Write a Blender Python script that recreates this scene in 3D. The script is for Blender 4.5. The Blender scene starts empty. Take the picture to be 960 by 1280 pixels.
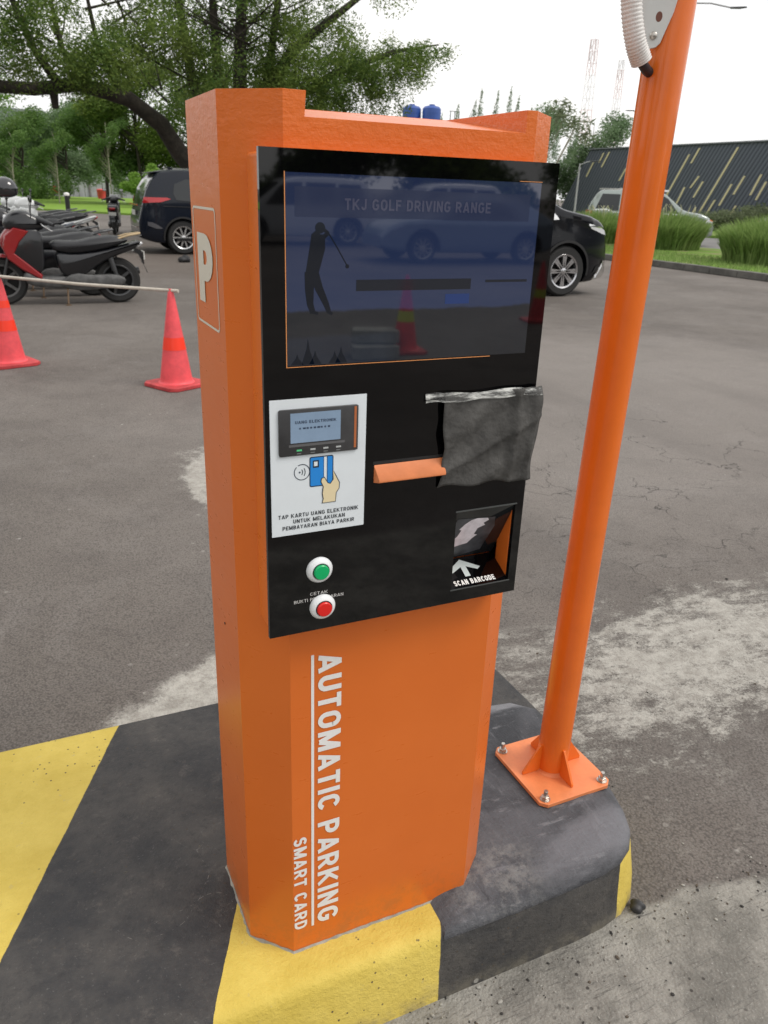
import bpy, bmesh, math, random
import numpy as np
from mathutils import Vector, Matrix
random.seed(7); RNG = np.random.default_rng(11)
S = bpy.context.scene; COL = S.collection
PI = math.pi; rad = math.radians

# ------------------------------------------------------------ camera
cam = bpy.data.cameras.new('camera'); camo = bpy.data.objects.new('camera', cam); COL.objects.link(camo)
Zc = Vector((.0338, .9255, .3771)).normalized()
Xc = Vector((2244, 318, -982)); Xc = (Xc - Xc.dot(Zc) * Zc).normalized()
Yc = Zc.cross(Xc)
Rm = Matrix((Xc, Yc, Zc)).to_4x4()
camo.matrix_world = Matrix.Translation((-.332, -1.028, 1.5)) @ Rm
cam.sensor_fit = 'VERTICAL'; cam.sensor_height = 36; cam.lens = 982 / 1280 * 36
cam.clip_start = .05; cam.clip_end = 2000
S.camera = camo
cam.dof.use_dof = True; cam.dof.focus_distance = 1.4; cam.dof.aperture_fstop = 11
# ------------------------------------------------------------ sky, sun, exposure
SUN_EL, SUN_AZ = 52, 20        # azimuth measured from +Y towards +X is used by both below
def sun_dir(el, az): return Vector((math.sin(rad(az)) * math.cos(rad(el)), math.cos(rad(az)) * math.cos(rad(el)), math.sin(rad(el))))
SUN_AZ = 125
w = bpy.data.worlds.new('World'); S.world = w; w.use_nodes = True
nt = w.node_tree; nt.nodes.clear(); N = nt.nodes.new; LK = nt.links.new
out = N('ShaderNodeOutputWorld'); bg = N('ShaderNodeBackground'); bg.inputs['Strength'].default_value = .108
sky = N('ShaderNodeTexSky'); sky.sky_type = 'NISHITA'; sky.sun_disc = False
sky.sun_elevation = rad(SUN_EL); sky.sun_rotation = rad(SUN_AZ); sky.dust_density = 3
geo = N('ShaderNodeTexCoord'); mp = N('ShaderNodeMapping'); mp.inputs['Scale'].default_value = (1.2, 1.2, 3.2)
no = N('ShaderNodeTexNoise'); no.inputs['Scale'].default_value = 1.6; no.inputs['Detail'].default_value = 5; no.inputs['Roughness'].default_value = .55
cr = N('ShaderNodeValToRGB'); cr.color_ramp.elements[0].position = .3; cr.color_ramp.elements[0].color = (9.2, 9.25, 9.3, 1)
cr.color_ramp.elements[1].position = .7; cr.color_ramp.elements[1].color = (11.2, 10.9, 10.5, 1)
mx = N('ShaderNodeMix'); mx.data_type = 'RGBA'; mx.inputs['Factor'].default_value = .9
LK(geo.outputs['Generated'], mp.inputs['Vector']); LK(mp.outputs[0], no.inputs['Vector']); LK(no.outputs['Fac'], cr.inputs['Fac'])
LK(sky.outputs[0], mx.inputs['A']); LK(cr.outputs[0], mx.inputs['B']); LK(mx.outputs['Result'], bg.inputs['Color']); LK(bg.outputs[0], out.inputs[0])
sl = bpy.data.lights.new('sun', 'SUN'); sl.energy = 1.5; sl.angle = rad(22); sl.color = (1, .95, .88)
so = bpy.data.objects.new('sun', sl); COL.objects.link(so)
so.rotation_euler = sun_dir(SUN_EL, SUN_AZ).to_track_quat('Z', 'Y').to_euler()
S.view_settings.view_transform = 'Standard'; S.view_settings.look = 'None'; S.view_settings.gamma = 1; S.view_settings.use_curve_mapping = False
S.view_settings.exposure = 0.15
S.cycles.max_bounces = 6; S.cycles.transparent_max_bounces = 8; S.cycles.use_denoising = True

# ------------------------------------------------------------ material helpers
def mat(name, col, rough=.6, metal=0, spec=.5, var=0, vs=8, bump=0, bs=60, bdist=.002, col2=None, coat=0, emit=None, es=1, trans=0, alpha=1, vdet=4):
    m = bpy.data.materials.new(name); m.use_nodes = True; t = m.node_tree; b = t.nodes['Principled BSDF']
    b.inputs['Base Color'].default_value = (*col, 1); b.inputs['Roughness'].default_value = rough; b.inputs['Metallic'].default_value = metal
    b.inputs['Specular IOR Level'].default_value = spec; b.inputs['Coat Weight'].default_value = coat; b.inputs['Coat Roughness'].default_value = .06
    b.inputs['Alpha'].default_value = alpha
    tc = t.nodes.new('ShaderNodeTexCoord')
    if trans: b.inputs['Transmission Weight'].default_value = trans
    if emit: b.inputs['Emission Color'].default_value = (*emit, 1); b.inputs['Emission Strength'].default_value = es
    if var or col2:
        n = t.nodes.new('ShaderNodeTexNoise'); n.inputs['Scale'].default_value = vs; n.inputs['Detail'].default_value = vdet; n.inputs['Roughness'].default_value = .65
        t.links.new(tc.outputs['Object'], n.inputs['Vector'])
        r = t.nodes.new('ShaderNodeValToRGB'); r.color_ramp.elements[0].position = .35; r.color_ramp.elements[1].position = .68
        c2 = col2 or tuple(min(1, c * (1 + var)) for c in col); c1 = col if col2 else tuple(c * (1 - var) for c in col)
        r.color_ramp.elements[0].color = (*c1, 1); r.color_ramp.elements[1].color = (*c2, 1)
        t.links.new(n.outputs['Fac'], r.inputs['Fac']); t.links.new(r.outputs[0], b.inputs['Base Color'])
        mr = t.nodes.new('ShaderNodeMapRange'); mr.inputs['To Min'].default_value = max(.02, rough - .1 * (rough > .15)); mr.inputs['To Max'].default_value = min(1, rough + .1 * (rough > .15))
        t.links.new(n.outputs['Fac'], mr.inputs['Value']); t.links.new(mr.outputs[0], b.inputs['Roughness'])
    if bump:
        n = t.nodes.new('ShaderNodeTexNoise'); n.inputs['Scale'].default_value = bs; n.inputs['Detail'].default_value = 3
        t.links.new(tc.outputs['Object'], n.inputs['Vector'])
        bp = t.nodes.new('ShaderNodeBump'); bp.inputs['Strength'].default_value = bump; bp.inputs['Distance'].default_value = bdist
        t.links.new(n.outputs['Fac'], bp.inputs['Height']); t.links.new(bp.outputs[0], b.inputs['Normal'])
    return m

class NT:  # small node expression helper for one material
    def __init__(s, name):
        s.m = bpy.data.materials.new(name); s.m.use_nodes = True; s.t = s.m.node_tree; s.b = s.t.nodes['Principled BSDF']
        s.tc = s.t.nodes.new('ShaderNodeTexCoord'); s.P = s.tc.outputs['Object']
        sp = s.t.nodes.new('ShaderNodeSeparateXYZ'); s.t.links.new(s.P, sp.inputs[0]); s.x, s.y, s.z = sp.outputs
    def setin(s, sock, v):
        if isinstance(v, (int, float)): sock.default_value = v
        elif isinstance(v, tuple): sock.default_value = (*v, 1) if len(v) == 3 and sock.type == 'RGBA' else v
        else: s.t.links.new(v, sock)
    def ma(s, op, a, b=0.0, c=0.0):
        n = s.t.nodes.new('ShaderNodeMath'); n.operation = op
        for i, v in enumerate((a, b, c)): s.setin(n.inputs[i], v)
        return n.outputs[0]
    def noise(s, scale, det=4, rough=.6, vec=None, out='Fac', dist=0):
        n = s.t.nodes.new('ShaderNodeTexNoise'); n.inputs['Scale'].default_value = scale; n.inputs['Detail'].default_value = det
        n.inputs['Roughness'].default_value = rough; n.inputs['Distortion'].default_value = dist; s.t.links.new(vec or s.P, n.inputs['Vector']); return n.outputs[out]
    def vor(s, scale, feat='F1', out='Distance', vec=None, rnd=1):
        n = s.t.nodes.new('ShaderNodeTexVoronoi'); n.feature = feat; n.inputs['Scale'].default_value = scale; n.inputs['Randomness'].default_value = rnd
        s.t.links.new(vec or s.P, n.inputs['Vector']); return n.outputs[out]
    def mapv(s, sc=(1, 1, 1), rot=(0, 0, 0)):
        n = s.t.nodes.new('ShaderNodeMapping'); n.inputs['Scale'].default_value = sc; n.inputs['Rotation'].default_value = rot
        s.t.links.new(s.P, n.inputs['Vector']); return n.outputs[0]
    def step(s, v, a, b):
        n = s.t.nodes.new('ShaderNodeMapRange'); n.interpolation_type = 'SMOOTHSTEP'; s.setin(n.inputs['Value'], v)
        n.inputs['From Min'].default_value = a; n.inputs['From Max'].default_value = b; return n.outputs[0]
    def mix(s, f, a, b):
        n = s.t.nodes.new('ShaderNodeMix'); n.data_type = 'RGBA'; s.setin(n.inputs['Factor'], f); s.setin(n.inputs['A'], a); s.setin(n.inputs['B'], b); return n.outputs['Result']
    def blob(s, cx, cy, rx, ry, rot, nz, amp, soft=.1):
        c, d = math.cos(rad(rot)), math.sin(rad(rot))
        dx = s.ma('SUBTRACT', s.x, cx); dy = s.ma('SUBTRACT', s.y, cy)
        u = s.ma('DIVIDE', s.ma('ADD', s.ma('MULTIPLY', dx, c), s.ma('MULTIPLY', dy, d)), rx)
        v = s.ma('DIVIDE', s.ma('SUBTRACT', s.ma('MULTIPLY', dy, c), s.ma('MULTIPLY', dx, d)), ry)
        r = s.ma('SQRT', s.ma('ADD', s.ma('MULTIPLY', u, u), s.ma('MULTIPLY', v, v)))
        r = s.ma('ADD', r, s.ma('MULTIPLY', s.ma('SUBTRACT', nz, .5), amp))
        return s.step(r, 1 + soft, 1 - soft)
    def bump(s, h, st, dist):
        n = s.t.nodes.new('ShaderNodeBump'); n.inputs['Strength'].default_value = st; n.inputs['Distance'].default_value = dist
        s.setin(n.inputs['Height'], h); s.t.links.new(n.outputs[0], s.b.inputs['Normal'])
    def fin(s, col, rough=.8, **k):
        s.setin(s.b.inputs['Base Color'], col); s.setin(s.b.inputs['Roughness'], rough)
        for a, v in k.items(): s.setin(s.b.inputs[a.replace('_', ' ')], v)
        return s.m

# ------------------------------------------------------------ mesh helpers
def link(o, parent=None):
    COL.objects.link(o)
    if parent is not None: o.parent = parent
    return o
def obj(name, bm, m, parent=None, smooth=None, mods=None):
    me = bpy.data.meshes.new(name)
    if isinstance(bm, bpy.types.Mesh): me = bm
    else:
        bm.normal_update(); bm.to_mesh(me); bm.free()
    o = bpy.data.objects.new(name, me)
    for x in (m if isinstance(m, (list, tuple)) else [m]): me.materials.append(x)
    link(o, parent)
    if smooth is not None: shade(me, smooth)
    return o
def shade(me, ang=40):
    me.polygons.foreach_set('use_smooth', [True] * len(me.polygons))
    if ang < 180: me.set_sharp_from_angle(angle=rad(ang))
def bake(o):
    dg = bpy.context.evaluated_depsgraph_get(); dg.update()
    me = bpy.data.meshes.new_from_object(o.evaluated_get(dg)); o.modifiers.clear(); o.data = me; return o
def bevel(o, w, seg=2, ang=30):
    md = o.modifiers.new('b', 'BEVEL'); md.width = w; md.segments = seg; md.limit_method = 'ANGLE'; md.angle_limit = rad(ang); md.harden_normals = True
    o.data.polygons.foreach_set('use_smooth', [True] * len(o.data.polygons)); bake(o); return o
def tag(o, label=None, cat=None, group=None, kind=None):
    if label: o['label'] = label
    if cat: o['category'] = cat
    if group: o['group'] = group
    if kind: o['kind'] = kind
    return o
def empty(name, label, cat, loc=(0, 0, 0), rz=0, group=None):
    o = bpy.data.objects.new(name, None); o.empty_display_size = .2; link(o); o.location = loc; o.rotation_euler = (0, 0, rz)
    return tag(o, label, cat, group)
def copy_tree(o, parent=None):
    c = o.copy(); COL.objects.link(c); c.parent = parent
    for ch in list(o.children): copy_tree(ch, c)
    return c
def B(): return bmesh.new()
def box(bm, x0, x1, y0, y1, z0, z1, M=None, mi=0):
    v = [bm.verts.new((x, y, z)) for x in (x0, x1) for y in (y0, y1) for z in (z0, z1)]
    if M is not None:
        for q in v: q.co = M @ q.co
    for f in ((0, 1, 3, 2), (4, 6, 7, 5), (0, 4, 5, 1), (2, 3, 7, 6), (0, 2, 6, 4), (1, 5, 7, 3)):
        fc = bm.faces.new([v[i] for i in f]); fc.material_index = mi
    return v
def prism(bm, poly, axis, a, b, mi=0):
    """poly of 2-D points extruded along axis from a to b. axis x: (y,z) y: (x,z) z: (x,y)"""
    def P(p, t): return {'x': (t, p[0], p[1]), 'y': (p[0], t, p[1]), 'z': (p[0], p[1], t)}[axis]
    A = [bm.verts.new(P(p, a)) for p in poly]; Bv = [bm.verts.new(P(p, b)) for p in poly]
    n = len(poly); fs = [bm.faces.new(A), bm.faces.new(Bv[::-1])]
    for i in range(n): fs.append(bm.faces.new((A[i], Bv[i], Bv[(i + 1) % n], A[(i + 1) % n])))
    for f in fs: f.material_index = mi
    bmesh.ops.recalc_face_normals(bm, faces=fs); return fs
def pillow(poly, wid, bv=.02, inset=.02, y0=0, curve=True):
    """rounded slab in the XZ plane, wid = half width"""
    bm = B(); c = Vector((sum(p[0] for p in poly) / len(poly), sum(p[1] for p in poly) / len(poly)))
    if curve:  # one chaikin pass
        q = []
        for i in range(len(poly)):
            a = Vector(poly[i]); b = Vector(poly[(i + 1) % len(poly)]); q += [a * .78 + b * .22, a * .22 + b * .78]
        poly = q
    poly = [Vector(p) for p in poly]; n = len(poly)
    ar = sum(poly[i].x * poly[(i + 1) % n].y - poly[(i + 1) % n].x * poly[i].y for i in range(n)); sg = 1 if ar > 0 else -1
    nr = []
    for i in range(n):
        d = (poly[(i + 1) % n] - poly[i - 1]).normalized(); nr.append(Vector((-d.y, d.x)) * sg)
    rings = []
    for y, s in ((-wid, inset), (-wid + bv * .4, inset * .35), (-wid + bv, 0), (wid - bv, 0), (wid - bv * .4, inset * .35), (wid, inset)):
        rings.append([bm.verts.new((p.x + m.x * s, y + y0, p.y + m.y * s)) for p, m in zip(poly, nr)])
    bm.faces.new(rings[0]); bm.faces.new(rings[-1][::-1])
    for a, b in zip(rings, rings[1:]):
        for i in range(n): bm.faces.new((a[i], a[(i + 1) % n], b[(i + 1) % n], b[i]))
    bmesh.ops.recalc_face_normals(bm, faces=bm.faces); return bm
def tube(bm, pts, r, n=10, caps=True, mi=0):
    pts = [Vector(p) for p in pts]; rs = r if isinstance(r, (list, tuple)) else [r] * len(pts)
    prev = None; rings = []
    for i, p in enumerate(pts):
        d = ((pts[min(i + 1, len(pts) - 1)] - pts[max(i - 1, 0)])).normalized()
        if prev is None:
            up = Vector((0, 0, 1)) if abs(d.z) < .9 else Vector((1, 0, 0)); u = d.cross(up).normalized()
        else: u = (prev - prev.dot(d) * d).normalized()
        prev = u; v = d.cross(u)
        rings.append([bm.verts.new(p + (u * math.cos(2 * PI * k / n) + v * math.sin(2 * PI * k / n)) * rs[i]) for k in range(n)])
    fs = []
    for a, b in zip(rings, rings[1:]):
        for k in range(n): fs.append(bm.faces.new((a[k], a[(k + 1) % n], b[(k + 1) % n], b[k])))
    if caps and n > 2: fs += [bm.faces.new(rings[0][::-1]), bm.faces.new(rings[-1])]
    for f in fs: f.material_index = mi
    return bm
def lathe(bm, prof, n=32, M=None, mi=0):
    """prof (r,z) revolved round z, then M"""
    rings = []
    for r, z in prof:
        if r < 1e-6: rings.append([bm.verts.new((0, 0, z))])
        else: rings.append([bm.verts.new((r * math.cos(2 * PI * k / n), r * math.sin(2 * PI * k / n), z)) for k in range(n)])
    if M is not None:
        for g in rings:
            for v in g: v.co = M @ v.co
    for a, b in zip(rings, rings[1:]):
        for k in range(n):
            j = (k + 1) % n
            if len(a) == 1 and len(b) == 1: continue
            if len(a) == 1: f = bm.faces.new((a[0], b[k], b[j]))
            elif len(b) == 1: f = bm.faces.new((a[k], a[j], b[0]))
            else: f = bm.faces.new((a[k], a[j], b[j], b[k]))
            f.material_index = mi
    bmesh.ops.recalc_face_normals(bm, faces=bm.faces); return bm
def boolean(o, cutters, op='DIFFERENCE'):
    tmp = []
    for c in cutters:
        me = bpy.data.meshes.new('c'); c.normal_update(); c.to_mesh(me); c.free(); co = bpy.data.objects.new('c', me); COL.objects.link(co); tmp.append(co)
        md = o.modifiers.new('x', 'BOOLEAN'); md.object = co; md.operation = op; md.solver = 'EXACT'
    bake(o)
    for co in tmp:
        me = co.data; bpy.data.objects.remove(co); bpy.data.meshes.remove(me)
    return o
def text(name, s, m, parent, M, size, sx=1, bold=0, depth=.0006, align='LEFT', spacing=1, line=1, res=3):
    c = bpy.data.curves.new(name, 'FONT'); c.body = s; c.size = size; c.offset = bold; c.extrude = depth; c.align_x = align; c.space_character = spacing; c.space_line = line; c.resolution_u = res
    o = bpy.data.objects.new(name, c); COL.objects.link(o)
    dg = bpy.context.evaluated_depsgraph_get(); dg.update()
    me = bpy.data.meshes.new_from_object(o.evaluated_get(dg)); bpy.data.objects.remove(o); bpy.data.curves.remove(c)
    me.transform(M @ Matrix.Diagonal((sx, 1, 1, 1)))
    me.materials.clear(); n = bpy.data.objects.new(name, me); me.materials.append(m); link(n, parent); return n
def basis(o, ex, ey):
    ex = Vector(ex).normalized(); ey = Vector(ey).normalized(); ez = ex.cross(ey)
    m = Matrix((ex, ey, ez)).transposed().to_4x4(); m.translation = Vector(o); return m
def A_(cx, cz, rx, rz, a0, a1, n=9): return [(cx + rx * math.cos(rad(a0 + (a1 - a0) * i / n)), cz + rz * math.sin(rad(a0 + (a1 - a0) * i / n))) for i in range(n + 1)]
def glyph(ch, t):
    """stroke centre lines of a bold sans capital in a box of height 1; returns width, strokes"""
    h = t / 2; w = .62; l, r, b, u = h, w - h, h, 1 - h; c = w / 2; m = .5
    G = {
        'A': (.70, [[(h * .9, 0), (.35, 1 - .0)], [(.35, 1), (.70 - h * .9, 0)], [(.16, .27), (.54, .27)]]),
        'B': (w, [[(l, 0), (l, 1)], [(l, u), (c, u)] + A_(c, u - .2 + h * .2, r - c, .2 - h * .2, 90, -90) + [(l, m)], [(l, m), (c, m)] + A_(c, (m + b) / 2, r - c, (m - b) / 2, 90, -90) + [(l, b)]]),
        'C': (w, [A_(c, u - .26, r - c, .26, 25, 180) + A_(c, b + .26, r - c, .26, 180, 335)]),
        'D': (w, [[(l, 0), (l, 1)], [(l, u), (c - .04, u)] + A_(c - .04, u - .3, r - c + .04, .3, 90, 0) + A_(c - .04, b + .3, r - c + .04, .3, 0, -90) + [(l, b)]]),
        'E': (.56, [[(l, 0), (l, 1)], [(l, u), (.56, u)], [(l, m), (.52, m)], [(l, b), (.56, b)]]),
        'F': (.54, [[(l, 0), (l, 1)], [(l, u), (.54, u)], [(l, m), (.48, m)]]),
        'G': (.66, [A_(.33, u - .26, .33 - h, .26, 25, 180) + A_(.33, b + .26, .33 - h, .26, 180, 350) + [(.66 - h, .46)], [(.36, .46), (.66, .46)]]),
        'H': (w, [[(l, 0), (l, 1)], [(r, 0), (r, 1)], [(l, m), (r, m)]]),
        'I': (t, [[(h, 0), (h, 1)]]),
        'J': (.52, [[(.52 - h, 1), (.52 - h, .33)] + A_(.26, b + .2, .26 - h, .2, 0, -180)]),
        'K': (.68, [[(l, 0), (l, 1)], [(l, .36), (.60, 1)], [(.26, .55), (.62, 0)]]),
        'L': (.54, [[(l, 0), (l, 1)], [(l, b), (.54, b)]]),
        'M': (.80, [[(l, 0), (l, 1)], [(.80 - h, 0), (.80 - h, 1)], [(h * 1.1, 1), (.40, .06)], [(.40, .06), (.80 - h * 1.1, 1)]]),
        'N': (.64, [[(l, 0), (l, 1)], [(.64 - h, 0), (.64 - h, 1)], [(l, .98), (.64 - h, .02)]]),
        'O': (.66, [A_(.33, u - .27, .33 - h, .27, 0, 180) + A_(.33, b + .27, .33 - h, .27, 180, 360) + [(.66 - h, u - .25)]]),
        'P': (w, [[(l, 0), (l, 1)], [(l, u), (c, u)] + A_(c, (u + .44) / 2, r - c, (u - .44) / 2, 90, -90) + [(l, .44)]]),
        'R': (.64, [[(l, 0), (l, 1)], [(l, u), (c, u)] + A_(c, (u + .46) / 2, r - c, (u - .46) / 2, 90, -90) + [(l, .46)], [(c, .46), (.57, 0)]]),
        'S': (.60, [A_(.30, u - .19, .30 - h, .19, 20, 250, 12) + A_(.30, b + .22, .30 - h, .22, 70, -160, 12)]),
        'T': (.58, [[(0, u), (.58, u)], [(.29, 0), (.29, u)]]),
        'U': (w, [[(l, 1), (l, .36)] + A_(c, b + .24, r - c, .24, 180, 360) + [(r, 1)]]),
        'V': (.68, [[(h * .8, 1), (.34, .02)], [(.34, .02), (.68 - h * .8, 1)]]),
        'W': (.92, [[(h * .8, 1), (.25, .02)], [(.25, .02), (.46, .95)], [(.46, .95), (.67, .02)], [(.67, .02), (.92 - h * .8, 1)]]),
        'Y': (.66, [[(h * .8, 1), (.33, .42)], [(.66 - h * .8, 1), (.33, .42)], [(.33, 0), (.33, .46)]]),
        ' ': (.26, [])}
    return G[ch]
def textspan(name, s, m, parent, a, up, p0, p1, h, bold=0, depth=.0006, t=.195, gap=.14, step=None):
    """bold block capitals filling the length from p0 to p1 with cap height h; up = letter up direction"""
    p0 = Vector(p0); p1 = Vector(p1); L = (p1 - p0).length; W = sum(glyph(c, t)[0] + gap for c in s) - gap
    ex = (p1 - p0).normalized(); ey = Vector(up).normalized(); ez = ex.cross(ey); sx = L / W; bm = bmesh.new(); X = 0; k = 0
    step = step if step is not None else h * .0006
    for c in s:
        w, st = glyph(c, t)
        for pl in st:
            q = [Vector((x, z)) for x, z in pl]; q = [p for i, p in enumerate(q) if i == 0 or (p - q[i - 1]).length > 1e-4]; n = len(q); prev = None; k += 1
            for i in range(n):
                d0 = (q[i] - q[i - 1]).normalized() if i else None; d1 = (q[i + 1] - q[i]).normalized() if i < n - 1 else None
                d = ((d0 or d1) + (d1 or d0)).normalized(); nn = Vector((-d.y, d.x)); base_n = Vector((-(d1 or d0).y, (d1 or d0).x)); ww = t / 2 / max(.5, abs(nn.dot(base_n)))
                row = []
                for sg in (1, -1):
                    pt = q[i] + nn * ww * sg; pt.y = min(1, max(0, pt.y)); row.append(bm.verts.new(p0 + ex * (X + pt.x) * sx + ey * pt.y * h + ez * (depth + step * (k % 4))))
                if prev: bm.faces.new((prev[0], prev[1], row[1], row[0]))
                prev = row
        X += w + gap
    return obj(name, bm, m, parent)

# ------------------------------------------------------------ ground sheet (asphalt + worn cement + gutter)
g = NT('asphalt_ground')
n1 = g.noise(.35, 5, .6); n2 = g.noise(3, 6, .7); n3 = g.noise(22, 5, .75); fine = g.noise(160, 3, .7); grit = g.vor(260)
base = g.mix(g.step(n1, .35, .65), (.145, .127, .113), (.208, .186, .168))
base = g.mix(g.ma('MULTIPLY', g.step(n2, .4, .75), .45), base, (.10, .088, .082))
base = g.mix(g.ma('MULTIPLY', g.step(g.noise(1.1, 8, .72, dist=.6), .5, .64), .42), base, (.235, .215, .20))
base = g.mix(g.ma('MULTIPLY', g.step(g.noise(.9, 7, .7, dist=.5), .42, .3), .45), base, (.085, .074, .068))
base = g.mix(g.ma('MULTIPLY', g.step(fine, .45, .75), .5), base, (.23, .215, .20))
base = g.mix(g.ma('MULTIPLY', g.step(fine, .48, .25), .6), base, (.05, .046, .044))
mid = g.noise(30, 7, .9)
peb = g.vor(150, out='Distance')
base = g.mix(g.ma('MULTIPLY', g.step(peb, .30, .12), .35), base, (.30, .28, .26))
base = g.mix(g.ma('MULTIPLY', g.step(peb, .52, .75), .45), base, (.05, .045, .042))
base = g.mix(g.ma('MULTIPLY', g.step(mid, .5, .3), .5), base, (.065, .058, .054))
base = g.mix(g.ma('MULTIPLY', g.step(mid, .55, .75), .4), base, (.25, .235, .22))
# the near right side of the lot is paler and smoother
pale = g.blob(4.2, 4.2, 3.2, 2.6, 20, n2, .5, .5)
base = g.mix(g.ma('MULTIPLY', pale, .45), base, (.275, .25, .232))
leaf_shade = g.blob(4.5, 18.5, 5, 5.5, 0, n2, .5, .4)
base = g.mix(g.ma('MULTIPLY', leaf_shade, .45), base, (.10, .075, .06))  # leaf shadow around the SUV and tree, painted in as browner asphalt
bandn = g.noise(.8, 4, .6, g.mapv((1, .15, 1), (0, 0, rad(-25))))
base = g.mix(g.ma('MULTIPLY', g.step(bandn, .5, .7), .3), base, (.095, .085, .08))
# cracks in a patch of their own
dv = g.t.nodes.new('ShaderNodeVectorMath'); dv.operation = 'ADD'; cn = g.noise(5, 3, .6, out='Color'); sc = g.t.nodes.new('ShaderNodeVectorMath'); sc.operation = 'SCALE'; sc.inputs['Scale'].default_value = .35
g.t.links.new(cn, sc.inputs[0]); g.t.links.new(sc.outputs[0], dv.inputs[1]); g.t.links.new(g.P, dv.inputs[0])
crk = g.vor(1.9, 'DISTANCE_TO_EDGE', vec=dv.outputs[0]); crk2 = g.vor(5.5, 'DISTANCE_TO_EDGE', vec=dv.outputs[0])
zone = g.ma('MAXIMUM', g.blob(3.2, 2.6, 1.3, .8, 30, n2, .8, .3), g.blob(2.3, 1.7, .9, .45, 10, n2, .9, .3))
cm = g.ma('MULTIPLY', g.step(crk, .012, .002), g.ma('MULTIPLY', zone, g.step(g.noise(2.3, 2), .42, .55)))
cm2 = g.ma('MULTIPLY', g.step(crk2, .02, .004), g.ma('MULTIPLY', g.blob(2.2, 1.25, 1.1, .35, 10, n2, .9, .3), g.step(g.noise(6, 2), .45, .6)))
cm = g.ma('MAXIMUM', cm, g.ma('MULTIPLY', cm2, .7))
base = g.mix(g.ma('MULTIPLY', cm, .75), base, (.05, .045, .042))
# spilled cement, worn thin at the edges
cem_c = g.mix(g.step(g.noise(18, 8, .85), .35, .62), (.30, .28, .25), (.52, .50, .455))
nA = g.noise(6, 7, .72)
gr0 = g.ma('MULTIPLY', g.ma('SUBTRACT', g.noise(90, 4, .85), .5), .5)
spill = g.ma('MULTIPLY', g.blob(.86, 2.8, .45, .85, 10, g.ma('ADD', nA, gr0), .8, .07), .85)
apron = g.ma('MULTIPLY', g.blob(.45, .55, .85, .80, 0, g.ma('ADD', nA, gr0), .3, .04), g.step(g.x, .75, .6))
nB = g.noise(9, 8, .78)
worn = g.blob(1.75, .72, .85, .36, 12, nB, 1.3, .35)
gr = g.ma('MULTIPLY', g.ma('SUBTRACT', g.noise(110, 5, .85), .5), .55)
nC = g.noise(5.5, 9, .8, g.mapv((1, 1.9, 1), (0, 0, rad(28))))
worn = g.step(g.ma('ADD', g.ma('ADD', g.ma('MULTIPLY', g.blob(1.75, .70, 1.05, .42, 12, n2, .3, .9), .46), nC), gr), .77, .93)
worn2 = g.ma('MULTIPLY', g.blob(1.35, .15, .35, .45, 0, nB, 1.5, .3), g.step(g.ma('ADD', nC, gr), .52, .68))
worn3 = g.ma('MULTIPLY', g.ma('MULTIPLY', g.blob(1.05, .92, .45, .16, 0, nB, 1.2, .3), g.step(g.ma('ADD', nC, gr), .42, .62)), .8)
cem = g.ma('MAXIMUM', g.ma('MAXIMUM', spill, apron), g.ma('MAXIMUM', g.ma('MULTIPLY', worn, .9), g.ma('MAXIMUM', g.ma('MULTIPLY', worn2, .5), worn3)))
base = g.mix(g.ma('MULTIPLY', cem, .9), base, cem_c)
# white flecks of old paint
fl = g.vor(3.6, out='Distance'); flc = g.noise(.55, 3); flm = g.ma('MULTIPLY', g.step(g.ma('ADD', fl, g.ma('MULTIPLY', g.noise(30, 4), .22)), .15, .11), g.step(flc, .42, .48))
flz = g.blob(.15, 4.2, 1.2, 3.4, 0, n2, .4, .3)
base = g.mix(g.ma('MULTIPLY', g.ma('MULTIPLY', flm, flz), .55), base, (.55, .54, .50))
fl2 = g.step(g.vor(11), .11, .07)
base = g.mix(g.ma('MULTIPLY', g.ma('MULTIPLY', fl2, g.step(g.noise(1.3, 3), .5, .62)), .45), base, (.42, .40, .37))
# concrete gutter in front of the kerb
strk = g.noise(85, 6, .8, g.mapv((.10, 1, 1), (0, 0, rad(-14))))
gcol = g.mix(g.step(g.noise(4, 7, .75), .35, .68), (.165, .158, .142), (.36, .345, .31))
gcol = g.mix(g.ma('MULTIPLY', g.step(mid, .5, .36), .55), gcol, (.13, .125, .115))
gcol = g.mix(g.ma('MULTIPLY', g.step(fine, .55, .75), .5), gcol, (.5, .49, .46))
gcol = g.mix(g.ma('MULTIPLY', g.step(strk, .54, .64), .7), gcol, (.10, .095, .088))
gcol = g.mix(g.ma('MULTIPLY', g.step(g.vor(40), .2, .1), g.step(g.noise(5, 2), .5, .62)), gcol, (.06, .055, .05))
gm = g.step(g.ma('ADD', g.ma('ADD', g.y, g.ma('MULTIPLY', g.ma('MAXIMUM', g.ma('SUBTRACT', g.x, .95), 0.0), .25)), g.ma('MULTIPLY', g.ma('SUBTRACT', g.noise(10, 6, .7), .5), .07)), -.076, -.102)
gm = g.ma('MULTIPLY', gm, g.step(g.y, -2.2, -2.1))
base = g.mix(gm, base, gcol)
hgt = g.ma('ADD', g.ma('MULTIPLY', fine, .5), g.ma('ADD', g.ma('MULTIPLY', g.ma('SUBTRACT', 1.0, cm), .6), g.ma('ADD', g.ma('MULTIPLY', cem, .35), g.ma('MULTIPLY', n3, .7))))
g.bump(g.ma('ADD', hgt, g.ma('ADD', g.ma('MULTIPLY', mid, .8), g.ma('MULTIPLY', peb, -.5))), .8, .007)
GM = g.fin(base, g.mix(.5, (.75, .75, .75), (.9, .9, .9)), Specular_IOR_Level=.25)
bm = B(); pts = [-700, -60, -20, -6, -2, 0, 2, 6, 20, 60, 700]
vs = [[bm.verts.new((x, y, 0)) for y in pts] for x in pts]
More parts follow.
